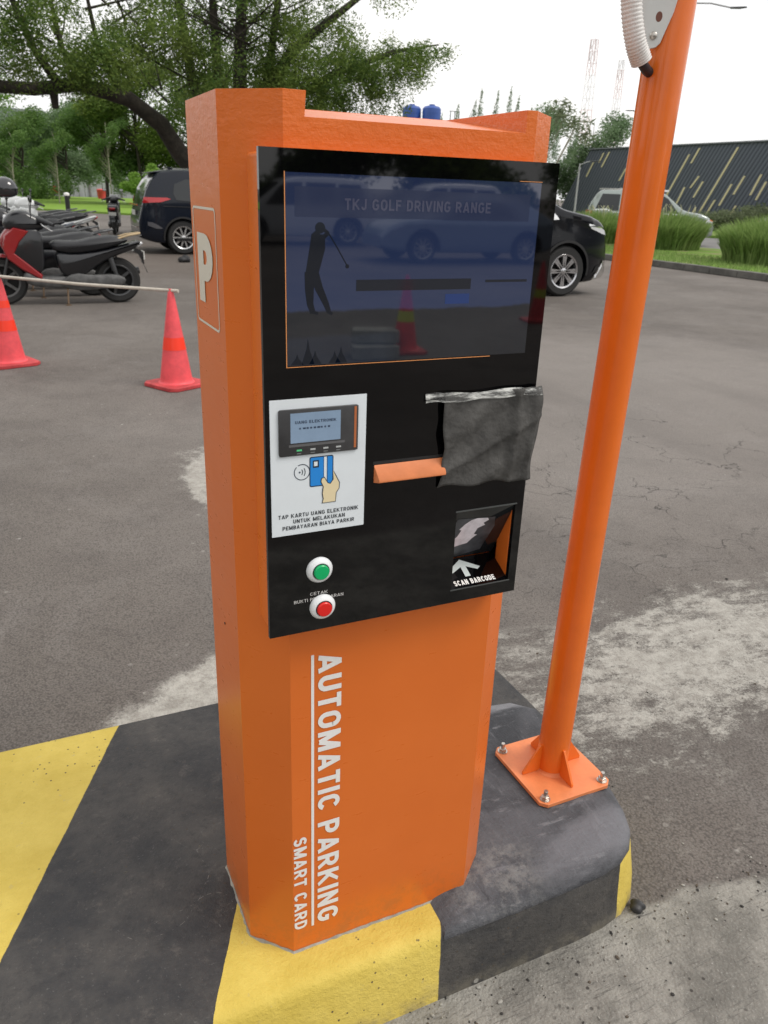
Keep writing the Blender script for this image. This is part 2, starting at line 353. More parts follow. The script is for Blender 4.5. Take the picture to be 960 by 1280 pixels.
for i in range(10):
    for j in range(10): bm.faces.new((vs[i][j], vs[i + 1][j], vs[i + 1][j + 1], vs[i][j + 1]))
tag(obj('asphalt_ground', bm, GM), 'grey worn asphalt of the car park with cement patches', 'ground', kind='structure')

# ------------------------------------------------------------ painted kerb island
k = NT('island_paint')
s_ = k.ma('SUBTRACT', k.x, k.ma('MULTIPLY', k.y, .46))
s_ = k.ma('ADD', s_, k.ma('MULTIPLY', k.ma('SUBTRACT', k.noise(13, 7, .75), .5), .009))
ph = k.ma('FRACT', k.ma('DIVIDE', k.ma('ADD', s_, .14 + .91 * 4), .91))
yel = k.step(ph, .5, .497)
kn = k.noise(5, 7, .7); kf = k.noise(90, 4, .7)
ycol = k.mix(k.step(kn, .3, .75), (.56, .42, .075), (.70, .545, .125))
ycol = k.mix(k.ma('MULTIPLY', k.step(k.noise(28, 6, .75), .62, .74), .7), ycol, (.42, .36, .22))
kcol = k.mix(k.step(kn, .3, .7), (.030, .031, .034), (.078, .073, .068))
kcol = k.mix(k.ma('MULTIPLY', k.step(k.noise(14, 8, .85), .53, .72), .6), kcol, (.15, .135, .12))
kcol = k.mix(k.ma('MULTIPLY', k.step(k.noise(45, 7, .85), .5, .35), .5), kcol, (.022, .022, .024))
scr = k.vor(5, 'DISTANCE_TO_EDGE', vec=k.noise(2.5, 2, .5, out='Color'))
kcol = k.mix(k.ma('MULTIPLY', k.ma('MULTIPLY', k.step(scr, .006, .001), k.step(kf, .5, .6)), k.ma('MULTIPLY', k.blob(-.16, .16, .13, .2, 0, kn, .8, .4), .7)), kcol, (.30, .29, .27))
kcol = k.mix(k.ma('MULTIPLY', k.step(k.noise(120, 3, .8), .6, .72), .5), kcol, (.16, .155, .15))
ic = k.mix(yel, kcol, ycol)
ic = k.mix(k.ma('MULTIPLY', k.step(k.noise(60, 5, .8), .68, .74), .6), ic, (.16, .13, .08))
ic = k.mix(k.ma('MULTIPLY', k.step(k.vor(9), .075, .05), k.step(k.noise(2.2, 2), .5, .58)), ic, (.40, .39, .36))
low = k.ma('MULTIPLY', k.step(k.z, .045, .0), k.step(k.noise(24, 5), .35, .6))
ic = k.mix(k.ma('MULTIPLY', low, .5), ic, (.20, .18, .14))
chip = k.ma('ADD', k.noise(11, 8, .85), k.ma('MULTIPLY', k.ma('SUBTRACT', kf, .5), .3))
ic = k.mix(k.ma('MULTIPLY', k.step(chip, .655, .70), .75), ic, (.24, .21, .16))
ic = k.mix(k.ma('MULTIPLY', k.step(k.vor(55), .16, .08), k.step(k.noise(3.5, 3), .48, .6)), ic, (.07, .055, .04))
ic = k.mix(k.ma('MULTIPLY', k.step(kn, .62, .78), .35), ic, (.20, .18, .15))
k.bump(k.ma('ADD', k.ma('ADD', k.ma('MULTIPLY', kn, 1.6), k.ma('MULTIPLY', k.step(chip, .655, .70), -.7)), k.ma('MULTIPLY', kf, .8)), .7, .006)
KM = k.fin(ic, k.mix(yel, (.62, .62, .62), (.6, .6, .6)), Specular_IOR_Level=.3)
def arc(cx, cy, r, a0, a1, n): return [(cx + r * math.cos(rad(a0 + (a1 - a0) * i / n)), cy + r * math.sin(rad(a0 + (a1 - a0) * i / n))) for i in range(n + 1)]
NOSE = [(.60, -.078), (.68, -.074), (.74, -.062), (.785, -.038), (.818, -.004), (.842, .045), (.862, .11), (.878, .20), (.888, .32), (.893, .46)]
outl = [(-9, -.078)] + [(x / 10, -.078) for x in range(-40, 6)] + NOSE + arc(.713, .665, .18, 0, 90, 10) + [(-9, .845)]
bm = B()
def offset(poly, d):
    r = []; n = len(poly)
    for i, p in enumerate(poly):
        a = Vector(poly[i - 1]); b = Vector(p); c = Vector(poly[(i + 1) % n])
        t = ((b - a).normalized() + (c - b).normalized()).normalized(); r.append((b.x + t.y * d, b.y - t.x * d))
    return r
rings = []
for d, z in ((.026, -.02), (.022, .02), (.011, .08), (.002, .128), (-.004, .141), (-.014, .148), (-.03, .15)):
    rings.append([bm.verts.new((x, y, z)) for x, y in offset(outl, d)])
for a, b in zip(rings, rings[1:]):
    for i in range(len(a)): bm.faces.new((a[i], a[(i + 1) % len(a)], b[(i + 1) % len(a)], b[i]))
bm.faces.new(rings[-1])
isl = tag(obj('traffic_island', bm, KM, smooth=50), 'raised concrete island with a rounded end, painted in yellow and black stripes', 'kerb island', kind='structure')

# mortar mound round the post, smeared with black paint
q = NT('mortar_paint')
qn = q.noise(4, 7, .7, dist=.4); qs = q.noise(9, 6, .75, q.mapv((1, 3.5, 2), (0, 0, rad(35)))); qf = q.noise(80, 4)
qc = q.mix(q.step(qn, .35, .65), (.038, .040, .046), (.105, .107, .118))
qc = q.mix(q.ma('MULTIPLY', q.step(qs, .56, .68), .6), qc, (.22, .22, .235))
qst = q.noise(26, 7, .85, q.mapv((1, .18, 1), (0, 0, rad(40))))
qc = q.mix(q.ma('MULTIPLY', q.step(qst, .55, .7), .5), qc, (.20, .20, .215))
qc = q.mix(q.ma('MULTIPLY', q.step(qst, .45, .32), .6), qc, (.025, .026, .03))
qc = q.mix(q.ma('MULTIPLY', q.ma('MULTIPLY', q.blob(.44, .0, .11, .09, 20, qst, 1.6, .5), q.step(q.noise(18, 6, .8), .42, .62)), .55), qc, (.27, .265, .255))
qc = q.mix(q.ma('MULTIPLY', q.blob(.72, .0, .16, .05, 10, qs, 1.4, .4), .55), qc, (.22, .22, .24))
qc = q.mix(q.ma('MULTIPLY', q.blob(.80, .52, .15, .035, 5, qs, 1.8, .5), .7), qc, (.30, .30, .32))
q.bump(q.ma('ADD', q.ma('ADD', q.ma('MULTIPLY', qs, 1.0), qst), q.ma('MULTIPLY', qf, .5)), .8, .008)
QM = q.fin(qc, q.mix(q.step(qn, .4, .6), (.5, .5, .5), (.75, .75, .75)), Specular_IOR_Level=.3)
mo = [(.285, -.078), (.36, -.079), (.47, -.080)] + NOSE[:-1] + [(.885, .47), (.83, .525), (.70, .54), (.55, .52), (.42, .45), (.33, .33), (.29, .15)]
bm = B(); rg = []
for d, z in ((-.003, .126), (.0015, .134), (-.002, .146), (-.010, .154), (-.028, .161), (-.06, .1665), (-.095, .169)):
    rg.append([bm.verts.new((x, y, z + (.0045 * math.sin(9 * x + 5 * y) if z > .14 else 0) + (-.004 if (z > .14 and x < .45) else 0))) for x, y in offset(mo, d)])
for a, b in zip(rg, rg[1:]):
    for i in range(len(a)): bm.faces.new((a[i], a[(i + 1) % len(a)], b[(i + 1) % len(a)], b[i]))
bm.faces.new(rg[-1]); bmesh.ops.recalc_face_normals(bm, faces=bm.faces)
tag(obj('mortar_mound', bm, QM, smooth=60), 'black smeared mortar hump at the rounded end of the island', 'mortar mound', kind='structure')

# ------------------------------------------------------------ orange paint
def orange(name, rough, drk=1.0):
    o = NT(name); a = o.noise(3, 4); f = o.noise(70, 4, .7); br = o.noise(14, 5, .7, o.mapv((1, 1, 5)))
    c = o.mix(o.step(a, .3, .7), (.67 * drk, .146 * drk, .017 * drk), (.71 * drk, .162 * drk, .021 * drk))
    top = o.step(o.z, 1.5, 1.6)
    c = o.mix(o.ma('MULTIPLY', o.ma('MULTIPLY', o.step(o.z, .14, .0), o.step(o.noise(16, 7, .8), .42, .65)), .45), c, (.30, .13, .05))
    h = o.ma('ADD', o.ma('MULTIPLY', a, .5), o.ma('MULTIPLY', o.ma('ADD', o.ma('MULTIPLY', br, .8), o.ma('MULTIPLY', f, 1.3)), o.ma('ADD', o.step(o.z, 1.30, 1.44), .05)))
    o.bump(h, .42, .0026)
    return o.fin(c, o.ma('ADD', o.ma('MULTIPLY', br, .15), rough - .12), Specular_IOR_Level=.5)
OR = orange('orange_paint', .34)
ORP = mat('orange_post_paint', (.74, .155, .016), .22, var=.06, vs=5, bump=.25, bs=18, bdist=.002)
ORL = mat('orange_plate_paint', (.72, .23, .085), .42, var=.08, vs=25, bump=.3, bs=60)
BLK = mat('black_gloss_acrylic', (.0015, .0015, .002), .03, spec=.5)
BLKM = mat('black_plastic', (.018, .018, .019), .45, bump=.1, bs=200)
WH = mat('white_vinyl', (.80, .79, .77), .45, var=.03, vs=30)
SKYW = mat('label_white', (.74, .79, .83), .35, var=.03, vs=12)
INK = mat('black_ink', (.015, .018, .025), .5)
STEEL = mat('bolt_steel', (.55, .52, .48), .3, metal=.9, var=.25, vs=60, bump=.3, bs=200)

# ------------------------------------------------------------ kiosk
KX = .372; K = empty('parking_kiosk', 'tall orange parking ticket kiosk with black screen panel standing on the striped island', 'parking kiosk', (0, 0, 0.15))
K0 = Matrix.Translation((0, 0, -.15))
def kid(o):  # kiosk parts are built in scene coordinates
    o.data.transform(K0); return o
TOP = 1.612
plan = [(0, 0), (KX, 0), (.438, .06), (.438, .25), (.38, .31), (.0, .31), (-.066, .25), (-.066, .066)]
bm = B(); prism(bm, plan, 'z', .15, TOP); bodyo = obj('cabinet', bm, OR)
rec = B(); prism(rec, [(-.2, 1.577), (0, 1.583), (.235, 1.6115), (.235, 1.9), (-.2, 1.9)], 'x', .028, .355)
for v in rec.verts:
    if v.co.x < .1: v.co.x += max(0, v.co.y) * .12 + .0
scan_poly = [(-.12, .898 - .0344), (.016, .926), (-.12, 1.037 + .137 * .9)]
def scan_cut(): b_ = B(); prism(b_, [(-.101, .8650), (-.041, .8980), (.030, .915), (.034, .940), (-.041, 1.0375), (-.101, 1.12)], 'x', .264, .374); return b_
bevel(boolean(bodyo, [rec, scan_cut()]), .004, 3)
kid(bodyo).parent = K
# protruding housing behind the black panel
bm = B(); box(bm, -.040, .386, -.0335, .03, .879, 1.541); ho = obj('panel_housing', bm, OR)
boolean(ho, [scan_cut()]); bevel(ho, .006, 3, 50); kid(ho).parent = K
bm = B(); box(bm, -.044, .389, -.041, -.0335, .875, 1.545); pa = obj('front_panel', bm, BLK)
boolean(pa, [scan_cut()]); pa.data.polygons.foreach_set('use_smooth', [False] * len(pa.data.polygons)); kid(pa).parent = K
# mortar bead round the foot of the cabinet
bm = B(); o2 = offset(plan[::1], .010); o1 = offset(plan, -.01)
den = []
for i in range(8):
    a = Vector(plan[i]); b = Vector(plan[(i + 1) % 8]); nn = max(2, int((b - a).length / .012)); den += [tuple(a.lerp(b, q_ / nn)) for q_ in range(nn)]
oo = offset(den, .0045); ii = offset(den, .0004); V1 = [bm.verts.new((x + random.uniform(-.002, .002), y + random.uniform(-.002, .002), .149)) for x, y in oo]; V2 = [bm.verts.new((x, y, .1535 + random.uniform(-.0015, .0015))) for x, y in ii]
for i in range(len(V1)): bm.faces.new((V1[i], V1[(i + 1) % len(V1)], V2[(i + 1) % len(V1)], V2[i]))
kid(obj('mortar_bead', bm, mat('mortar', (.30, .28, .24), .85, var=.3, vs=30, bump=.5, bs=80), K))
# screen
sc_ = NT('screen_picture')
hz = sc_.ma('ADD', sc_.z, sc_.ma('MULTIPLY', sc_.ma('SUBTRACT', sc_.noise(9, 4), .5), .02))
skyc = sc_.mix(sc_.step(sc_.z, 1.20, 1.37), (.030, .050, .125), (.022, .036, .098))
hill = sc_.mix(sc_.noise(16, 5), (.006, .010, .014), (.016, .020, .028))
water = sc_.mix(sc_.noise(12, 4, .6, sc_.mapv((1, 1, 4))), (.012, .018, .032), (.022, .032, .052))
pic = sc_.mix(sc_.step(hz, 1.205, 1.200), skyc, hill)
pic = sc_.mix(sc_.ma('MULTIPLY', sc_.step(hz, 1.174, 1.166), sc_.step(sc_.x, .16, .12)), pic, water)
sc_.setin(sc_.b.inputs['Emission Color'], pic); sc_.b.inputs['Emission Strength'].default_value = .5
sc_.b.inputs['Coat Weight'].default_value = 1; sc_.b.inputs['Coat IOR'].default_value = 1.45; sc_.b.inputs['Coat Roughness'].default_value = .02
SCM = sc_.fin((.002, .002, .003), .03, Specular_IOR_Level=.75)
bm = B(); box(bm, -.0115, .3615, -.0416, -.0400, 1.283, 1.5185); scr_o = kid(obj('screen', bm, SCM, K))
SD = mat('screen_dark_ink', (.006, .006, .007), .06, emit=(.003, .005, .009), es=1)
SB = mat('screen_bar_ink', (.01, .01, .011), .06, emit=(.006, .008, .013), es=1)
ST = mat('screen_text', (.02, .02, .02), .06, emit=(.034, .036, .066), es=1)
SBL = mat('screen_blue_button', (.01, .01, .03), .06, emit=(.012, .03, .10), es=1)
SF = mat('screen_frame_band', (.01, .01, .012), .06, emit=(.012, .018, .045), es=1)
YS = -.0418
def flat(name, polys, m, parent, y=YS, kd=True):
    bm = B()
    for p in polys:
        f = bm.faces.new([bm.verts.new((a, y, b)) for a, b in p])
    bmesh.ops.recalc_face_normals(bm, faces=bm.faces)
    for f in bm.faces:
        if f.normal.y > 0: f.normal_flip()
    bmesh.ops.triangulate(bm, faces=bm.faces)
    o = obj(name, bm, m, parent)
    return kid(o) if kd else o
def rect(x0, x1, z0, z1): return [(x0, z0), (x1, z0), (x1, z1), (x0, z1)]
flat('title_band', [rect(.0, .345, 1.468, 1.503)], SF, scr_o)
flat('message_bar', [rect(.084, .2585, 1.3775, 1.392), rect(.282, .352, 1.3865, 1.390)], SB, scr_o, YS - .0001)
flat('blue_button', [rect(.219, .2575, 1.358, 1.3715)], SBL, scr_o, YS - .0001)
# golfer silhouette with club
def strokes(pts, ws):
    L_, R_ = [], []
    for i, p in enumerate(pts):
        a = Vector(pts[max(0, i - 1)]); b = Vector(pts[min(len(pts) - 1, i + 1)]); d = (b - a).normalized(); w_ = ws[i] if isinstance(ws, (list, tuple)) else ws
        L_.append((p[0] - d.y * w_, p[1] + d.x * w_)); R_.append((p[0] + d.y * w_, p[1] - d.x * w_))
    return L_ + R_[::-1]
def disc(cx, cz, r, n=16, sx=1): return [(cx + r * sx * math.cos(2 * PI * i / n), cz + r * math.sin(2 * PI * i / n)) for i in range(n)]
gol = [strokes([(.031, 1.448), (.030, 1.432), (.026, 1.415), (.022, 1.398)], [.009, .0105, .0095, .0085]), disc(.0335, 1.4555, .0068),
       strokes([(.026, 1.446), (.036, 1.455), (.045, 1.449)], [.004, .0032, .002]), strokes([(.036, 1.443), (.044, 1.449)], [.003, .0025]),
       strokes([(.020, 1.402), (.019, 1.380), (.020, 1.362), (.024, 1.351)], [.0075, .006, .0045, .0035]), strokes([(.025, 1.402), (.032, 1.382), (.042, 1.362), (.046, 1.352)], [.0065, .0055, .004, .003]),
       strokes([(.045, 1.449), (.058, 1.430), (.070, 1.411)], [.0009, .0008, .0008]), disc(.071, 1.409, .0028, 8), strokes([(.024, 1.352), (.031, 1.350)], .002), strokes([(.045, 1.352), (.051, 1.349)], .002)]
for i_, p in enumerate(gol): pass
flat('golfer_silhouette', gol[:1], SD, scr_o, YS - .0001)
for j, p in enumerate(gol[1:]): flat('golfer_silhouette', [p], SD, scr_o, YS - .0001 - j * .00002)
# join the silhouette into one mesh
def join(objs):
    bm = B(); base_ = objs[0]
    for o in objs: bm.from_mesh(o.data)
    for o in objs[1:]:
        bpy.data.objects.remove(o)
    bm.to_mesh(base_.data); bm.free(); return base_
join([o for o in scr_o.children if o.name.startswith('golfer')])
firs = []
for cx, hgt_ in ((.017, .034), (.064, .022), (.055, .016), (.027, .018), (.002, .014)):
    firs += [[(cx - .009, 1.284), (cx + .009, 1.284), (cx + .002, 1.284 + hgt_ * .6), (cx, 1.284 + hgt_), (cx - .002, 1.284 + hgt_ * .6)]]
flat('fir_silhouette', firs, SD, scr_o, YS - .0003)
kid(textspan('title_lettering', 'TKJ GOLF DRIVING RANGE', ST, scr_o, 0, (0, 0, 1), (.066, YS - .0008, 1.4775), (.281, YS - .0008, 1.4775), .0135, depth=.0, t=.19))
bm = B(); T = .0008
GPM = mat('orange_gap', (.75, .3, .1), .5)
for b6 in ((-.0130, -.0120, 1.2818, 1.5195), (-.0130, .300, 1.2808, 1.2816), (.325, .3625, 1.5195, 1.5202)):
    bm = B(); box(bm, b6[0], b6[1], -.0417, -.0405, b6[2], b6[3]); kid(obj('screen_gap_line', bm, GPM, scr_o))
# instruction label and card reader
LB = kid(obj('instruction_label', (lambda b_: (box(b_, -.0375, .1035, -.0419, -.0405, 1.040, 1.2385), b_)[1])(B()), SKYW, K))
YL = -.0421
rd = pillow([(-.026, 1.159), (.0905, 1.159), (.0905, 1.225), (-.026, 1.225)], .0016, .0008, .001, y0=-.0432, curve=False)
RD = kid(obj('card_reader', rd, mat('reader_plastic', (.045, .045, .048), .4, var=.2, vs=30), LB)); bevel(RD, .003, 3, 60)
flat('reader_screen', [rect(-.0095, .0635, 1.1775, 1.2195)], mat('reader_lcd', (.16, .22, .30), .12, emit=(.06, .085, .12), es=1, var=.1, vs=20), RD, -.0450)
flat('cutout_reflection', [rect(.084, .0875, 1.163, 1.223)], mat('cutout_reflection_orange', (.45, .14, .05), .4), RD, -.0450)  # orange strip paints in the reflection of the cutout side
flat('reader_sill', [rect(-.012, .070, 1.172, 1.1755)], mat('reader_sill', (.12, .12, .125), .35), RD, -.0450)
for i, x in enumerate((-.001, .019, .038, .057)):
    flat('indicator', [rect(x, x + .0075, 1.1655, 1.1680)], mat('indicator_green' if i == 0 else 'indicator_grey', (.1, .6, .25) if i == 0 else (.45, .47, .47), .4), RD, -.0450)
    flat('indicator_caption', [rect(x + .0003, x + .0065, 1.1615, 1.1626)], mat('caption_grey', (.22, .23, .23), .5), RD, -.0450)
DI = mat('lcd_ink', (.03, .05, .09), .4)
kid(textspan('reader_lettering', 'UANG ELEKTRONIK', DI, RD, 0, (0, 0, 1), (-.003, -.0452, 1.2045), (.057, -.0452, 1.2045), .0042, bold=.01, depth=0))
flat('reader_second_line', [rect(.003 + .0052 * i, .003 + .0052 * i + random.uniform(.002, .0044), 1.1965, 1.1990) for i in range(9)], DI, RD, -.0452)
# card and hand pictogram
def rrect(x0, x1, z0, z1, r): return arc(x1 - r, z0 + r, r, -90, 0, 4) + arc(x1 - r, z1 - r, r, 0, 90, 4) + arc(x0 + r, z1 - r, r, 90, 180, 4) + arc(x0 + r, z0 + r, r, 180, 270, 4)
NAVY = mat('navy_ink', (.012, .025, .05), .5); BLUE = mat('card_blue', (.02, .25, .72), .4); SKIN = mat('hand_cream', (.78, .66, .42), .5)
PIC = flat('card_pictogram', [rrect(.0185, .0545, 1.1095, 1.1545, .003)], NAVY, LB, YL)
flat('card', [rrect(.0200, .0530, 1.1110, 1.1530, .002)], BLUE, PIC, YL - .0001)
flat('card_stripe', [rect(.0395, .0400, 1.111, 1.153), rect(.0445, .0455, 1.111, 1.153), rect(.0235, .0325, 1.138, 1.149)], NAVY, PIC, YL - .0002)
flat('card_chip', [rect(.0402, .0443, 1.112, 1.153), rect(.0252, .0305, 1.1405, 1.147)], SKYW, PIC, YL - .0003)
hand_o = [(.037, 1.083), (.0585, 1.083), (.0595, 1.0965), (.064, 1.103), (.0645, 1.112), (.0575, 1.126), (.0535, 1.133), (.0535, 1.118), (.0495, 1.1125), (.0465, 1.114), (.041, 1.123), (.036, 1.1215), (.035, 1.116), (.0385, 1.108), (.037, 1.098), (.0385, 1.090)]
cx_ = sum(p[0] for p in hand_o) / len(hand_o); cz_ = sum(p[1] for p in hand_o) / len(hand_o)
flat('hand_outline', [hand_o], NAVY, PIC, YL - .0004)
hb = [Vector(p) for p in hand_o]; hi_ = offset(hand_o, -.0013)
flat('hand', [hi_], SKIN, PIC, YL - .0006)
def ring(cx, cz, r0, r1, a0, a1, n=20): return [(cx + r1 * math.cos(rad(a0 + (a1 - a0) * i / n)), cz + r1 * math.sin(rad(a0 + (a1 - a0) * i / n))) for i in range(n + 1)] + [(cx + r0 * math.cos(rad(a1 + (a0 - a1) * i / n)), cz + r0 * math.sin(rad(a1 + (a0 - a1) * i / n))) for i in range(n + 1)]
cwx, cwz = .0075, 1.1335
flat('contactless_mark', [ring(cwx, cwz, .0108, .0120, 135, 480), ring(cwx - .006, cwz, .0100, .0112, -32, 32, 8), ring(cwx - .006, cwz, .0062, .0074, -36, 36, 8), disc(cwx - .0035, cwz, .0014, 8)], NAVY, PIC, YL - .00005)
for i, (t_, a_, b_) in enumerate((('TAP KARTU UANG ELEKTRONIK', -.028, .094), ('UNTUK MELAKUKAN', -.006, .073), ('PEMBAYARAN BIAYA PARKIR', -.022, .088))):
    z_ = 1.0665 - i * .0090
    kid(textspan('label_lettering', t_, INK, LB, 0, (0, 0, 1), (a_, YL - .0003, z_), (b_, YL - .0003, z_), .0060, depth=0, t=.165, gap=.17))
# buttons
RG = mat('button_white', (.78, .80, .82), .3)
def button(z, m, nm, x=.036):
    M_ = basis((x, -.041, z), (1, 0, 0), (0, 0, 1))  # local z points towards -Y
    b_ = B(); lathe(b_, [(.0205, -.001), (.0205, .002), (.0195, .0040), (.0165, .0075), (.0135, .0085), (.0128, .006), (.0001, .006)], 40, M_)
    o = kid(obj(nm, b_, RG, K, smooth=35))
    b_ = B(); lathe(b_, [(.0127, .006), (.0127, .0085), (.0118, .0088)], 32, M_); kid(obj('button_gasket', b_, INK, o, smooth=35))
    b_ = B(); lathe(b_, [(.0118, .0070), (.0118, .0115), (.0105, .0128), (.0, .0132)], 36, M_); kid(obj('button_cap', b_, m, o, smooth=35))
    return o
button(.977, mat('green_button_plastic', (.0, .42, .13), .3), 'green_button', .034); button(.914, mat('red_button_plastic', (.72, .015, .012), .3), 'red_button', .039)
GW = mat('grey_vinyl', (.55, .54, .53), .5)
kid(textspan('button_lettering', 'CETAK', GW, K, 0, (0, 0, 1), (.0195, -.0416, .9358), (.0475, -.0416, .9358), .0050, depth=0, t=.14))
kid(textspan('button_lettering', 'BUKTI PEMBAYARAN', GW, K, 0, (0, 0, 1), (-.006, -.0416, .9265), (.073, -.0416, .9265), .0052, depth=0, t=.14))
# ticket slot lip
bm = B(); prism(bm, [(-.0405, 1.1320), (-.0405, 1.1035), (-.0525, 1.1065), (-.0525, 1.1105)], 'x', .118, .2335)
for v in bm.verts:
    if v.co.y < -.05: v.co.x += .004 if v.co.x < .17 else 0
kid(bevel(obj('ticket_slot', bm, ORL, K), .001, 2))
bm = B(); box(bm, .1165, .2350, -.0413, -.0405, 1.1322, 1.1365); kid(obj('slot_shadow_gap', bm, BLKM, K))
# barcode scanner niche
SG = mat('scanner_glass', (.012, .014, .016), .06); PAP = mat('torn_paper', (.80, .76, .82), .8, var=.15, vs=60)
nz_ = lambda y: .899 + (y + .041) / .057 * .027  # floor height
def niche(name, x0, x1, ya, za, yb, zb, m, off=0):
    bm = B(); bm.faces.new([bm.verts.new(p) for p in ((x0, ya, za), (x1, ya, za), (x1, yb, zb), (x0, yb, zb))]); 
    o = obj(name, bm, m, None); me = o.data; return o
def quad_obj(name, pts, m, parent):
    bm = B(); bm.faces.new([bm.verts.new(p) for p in pts]); bmesh.ops.recalc_face_normals(bm, faces=bm.faces); return kid(obj(name, bm, m, parent))
SCN = quad_obj('barcode_scanner', ((.2645, -.0405, .8997), (.3735, -.0405, .8997), (.3735, .0145, .9258), (.2645, .0145, .9258)), BLK, K)
quad_obj('scanner_window', ((.2645, .0150, .9275), (.3735, .0150, .9275), (.3735, -.0405, 1.0355), (.2645, -.0405, 1.0355)), SG, SCN)
def onw(x, t, off=.0008): return (x, .0150 - .0555 * t - off * .89, .9275 + .108 * t - off * .45)
pp = [(.276, .20), (.290, .215), (.300, .235), (.312, .25), (.318, .33), (.325, .38), (.318, .40), (.320, .50), (.332, .54), (.327, .58), (.335, .62), (.331, .66), (.310, .68), (.300, .66), (.291, .60), (.284, .52), (.289, .50), (.286, .40), (.279, .33), (.282, .28), (.274, .26)]
bm = B(); f = bm.faces.new([bm.verts.new(onw(x - .001, t * 1.22)) for x, t in pp]); bmesh.ops.triangulate(bm, faces=[f]); kid(obj('torn_paper', bm, PAP, SCN))
bm = B(); f = bm.faces.new([bm.verts.new(onw(x, t, .0004)) for x, t in ((.266, .02), (.30, .03), (.345, .10), (.352, .6), (.345, .80), (.272, .86), (.266, .5))]); bmesh.ops.triangulate(bm, faces=[f])
kid(obj('window_film', bm, mat('dusty_film', (.07, .075, .085), .35, var=.5, vs=30), SCN))
bm = B(); box(bm, .262, .376, -.0425, -.0405, 1.0365, 1.0385); kid(obj('niche_trim', bm, mat('dull_trim', (.07, .075, .075), .4), SCN))
bm = B(); box(bm, .262, .376, -.0425, -.0405, .8975, .8990); kid(obj('niche_trim', bm, bpy.data.materials['dull_trim'], SCN))
def onf(x, t, off=.0007): return Vector((x, -.0405 + .055 * t - off * .43, .8997 + .0261 * t + off * .9))
def onfpoly(name, polys, m, parent):
    bm = B()
    for p in polys: bm.faces.new([bm.verts.new(onf(x, t)) for x, t in p])
    bmesh.ops.recalc_face_normals(bm, faces=bm.faces); bmesh.ops.triangulate(bm, faces=bm.faces); return kid(obj(name, bm, m, parent))
onfpoly('scan_arrow', [[(.301, .32), (.311, .32), (.311, .66), (.330, .50), (.337, .58), (.306, .92), (.275, .58), (.282, .50), (.301, .66)]], mat('pale_vinyl', (.55, .62, .62), .5), SCN)
kid(textspan('scan_lettering', 'SCAN BARCODE', WH, SCN, 0, onf(0, 1) - onf(0, 0), onf(.274, .06), onf(.352, .06), .0105, depth=0, t=.22))
# lettering on the lower front
kid(textspan('front_lettering', 'AUTOMATIC PARKING', WH, K, 0, (1, 0, 0), (.0475, -.0006, .800), (.0475, -.0006, .205), .0415, bold=.014, depth=.0003))
kid(textspan('front_lettering', 'SMART CARD', WH, K, 0, (1, 0, 0), (.002, -.0006, .428), (.002, -.0006, .206), .0245, bold=.008, depth=.0003))
bm = B(); box(bm, .0355, .0405, -.0008, .0005, .203, .803); kid(obj('front_underline', bm, WH, K))
# P sign on the left side
XS = -.0665
def sideflat(name, polys, m):
    bm = B()
    for p in polys: bm.faces.new([bm.verts.new((XS, a, b)) for a, b in p])
    bmesh.ops.triangulate(bm, faces=bm.faces); bmesh.ops.recalc_face_normals(bm, faces=bm.faces)
    return kid(obj(name, bm, m, K))
PW = mat('cream_vinyl', (.66, .62, .54), .5)
o_ = rrect(.096, .236, 1.305, 1.472, .008); i_ = rrect(.0995, .2325, 1.3085, 1.4685, .006)
bm = B(); va = [bm.verts.new((XS, a, b)) for a, b in o_]; vb = [bm.verts.new((XS, a, b)) for a, b in i_]
for i in range(len(va)): bm.faces.new((va[i], va[(i + 1) % len(va)], vb[(i + 1) % len(va)], vb[i]))
kid(obj('parking_sign_border', bm, PW, K))
kid(textspan('parking_sign_letter', 'P', PW, K, 0, (0, 0, 1), (XS - .0004, .213, 1.338), (XS - .0004, .120, 1.338), .098, depth=0, t=.24))
bm = B(); lathe(bm, [(.0022, .0), (.0022, .0012), (0, .0014)], 10, basis((-.066, .155, .80), (0, -1, 0), (0, 0, 1))); kid(obj('rivet', bm, INK, K))

# cloth flap taped over the slot reader
bm = B(); nx, nz2 = 34, 34; gv = []
for j in range(nz2 + 1):
    row = []
    for i in range(nx + 1):
        u, v = i / nx, j / nz2
        x = .226 + u * .168 + (.0022 * math.sin(v * 7) + .0009 * math.sin(v * 19)) * (1 if u > .5 else -.9) * abs(u - .5) * 2 - v * .006 * u
        z = 1.2265 - v * (.143 + .010 * u * u) + .002 * math.sin(u * 14) * v + .006 * u
        wv = math.exp(-((u - .74 + .06 * v * 0) / .03) ** 2) * .006 + math.exp(-((u - .93 - .02 * v) / .025) ** 2) * .005 + .003 * math.sin(u * 7 + v * 5) * v + .002 * math.sin((u * .7 + v) * 16) + math.exp(-((u * .55 + v - .85) / .03) ** 2) * .003
        y = -.0475 - wv - .004 * v * (1 - v) * 4 - (.004 if u > .76 else 0)
        row.append(bm.verts.new((x, y, z)))
    gv.append(row)
for j in range(nz2):
    for i in range(nx): bm.faces.new((gv[j][i], gv[j + 1][i], gv[j + 1][i + 1], gv[j][i + 1]))
cf = obj('cloth_flap', bm, mat('grey_felt', (.085, .083, .080), .95, spec=.1, var=.3, vs=22, bump=.9, bs=70, bdist=.004), smooth=180)
md = cf.modifiers.new('s', 'SOLIDIFY'); md.thickness = .0015; bake(cf)
tag(cf, 'grey wrinkled cloth flap taped over the black kiosk panel', 'cloth')
tp = NT('clear_tape'); tn = tp.noise(34, 6, .7, tp.mapv((.5, 1, 3)))
tp.b.inputs['Alpha'].default_value = 1
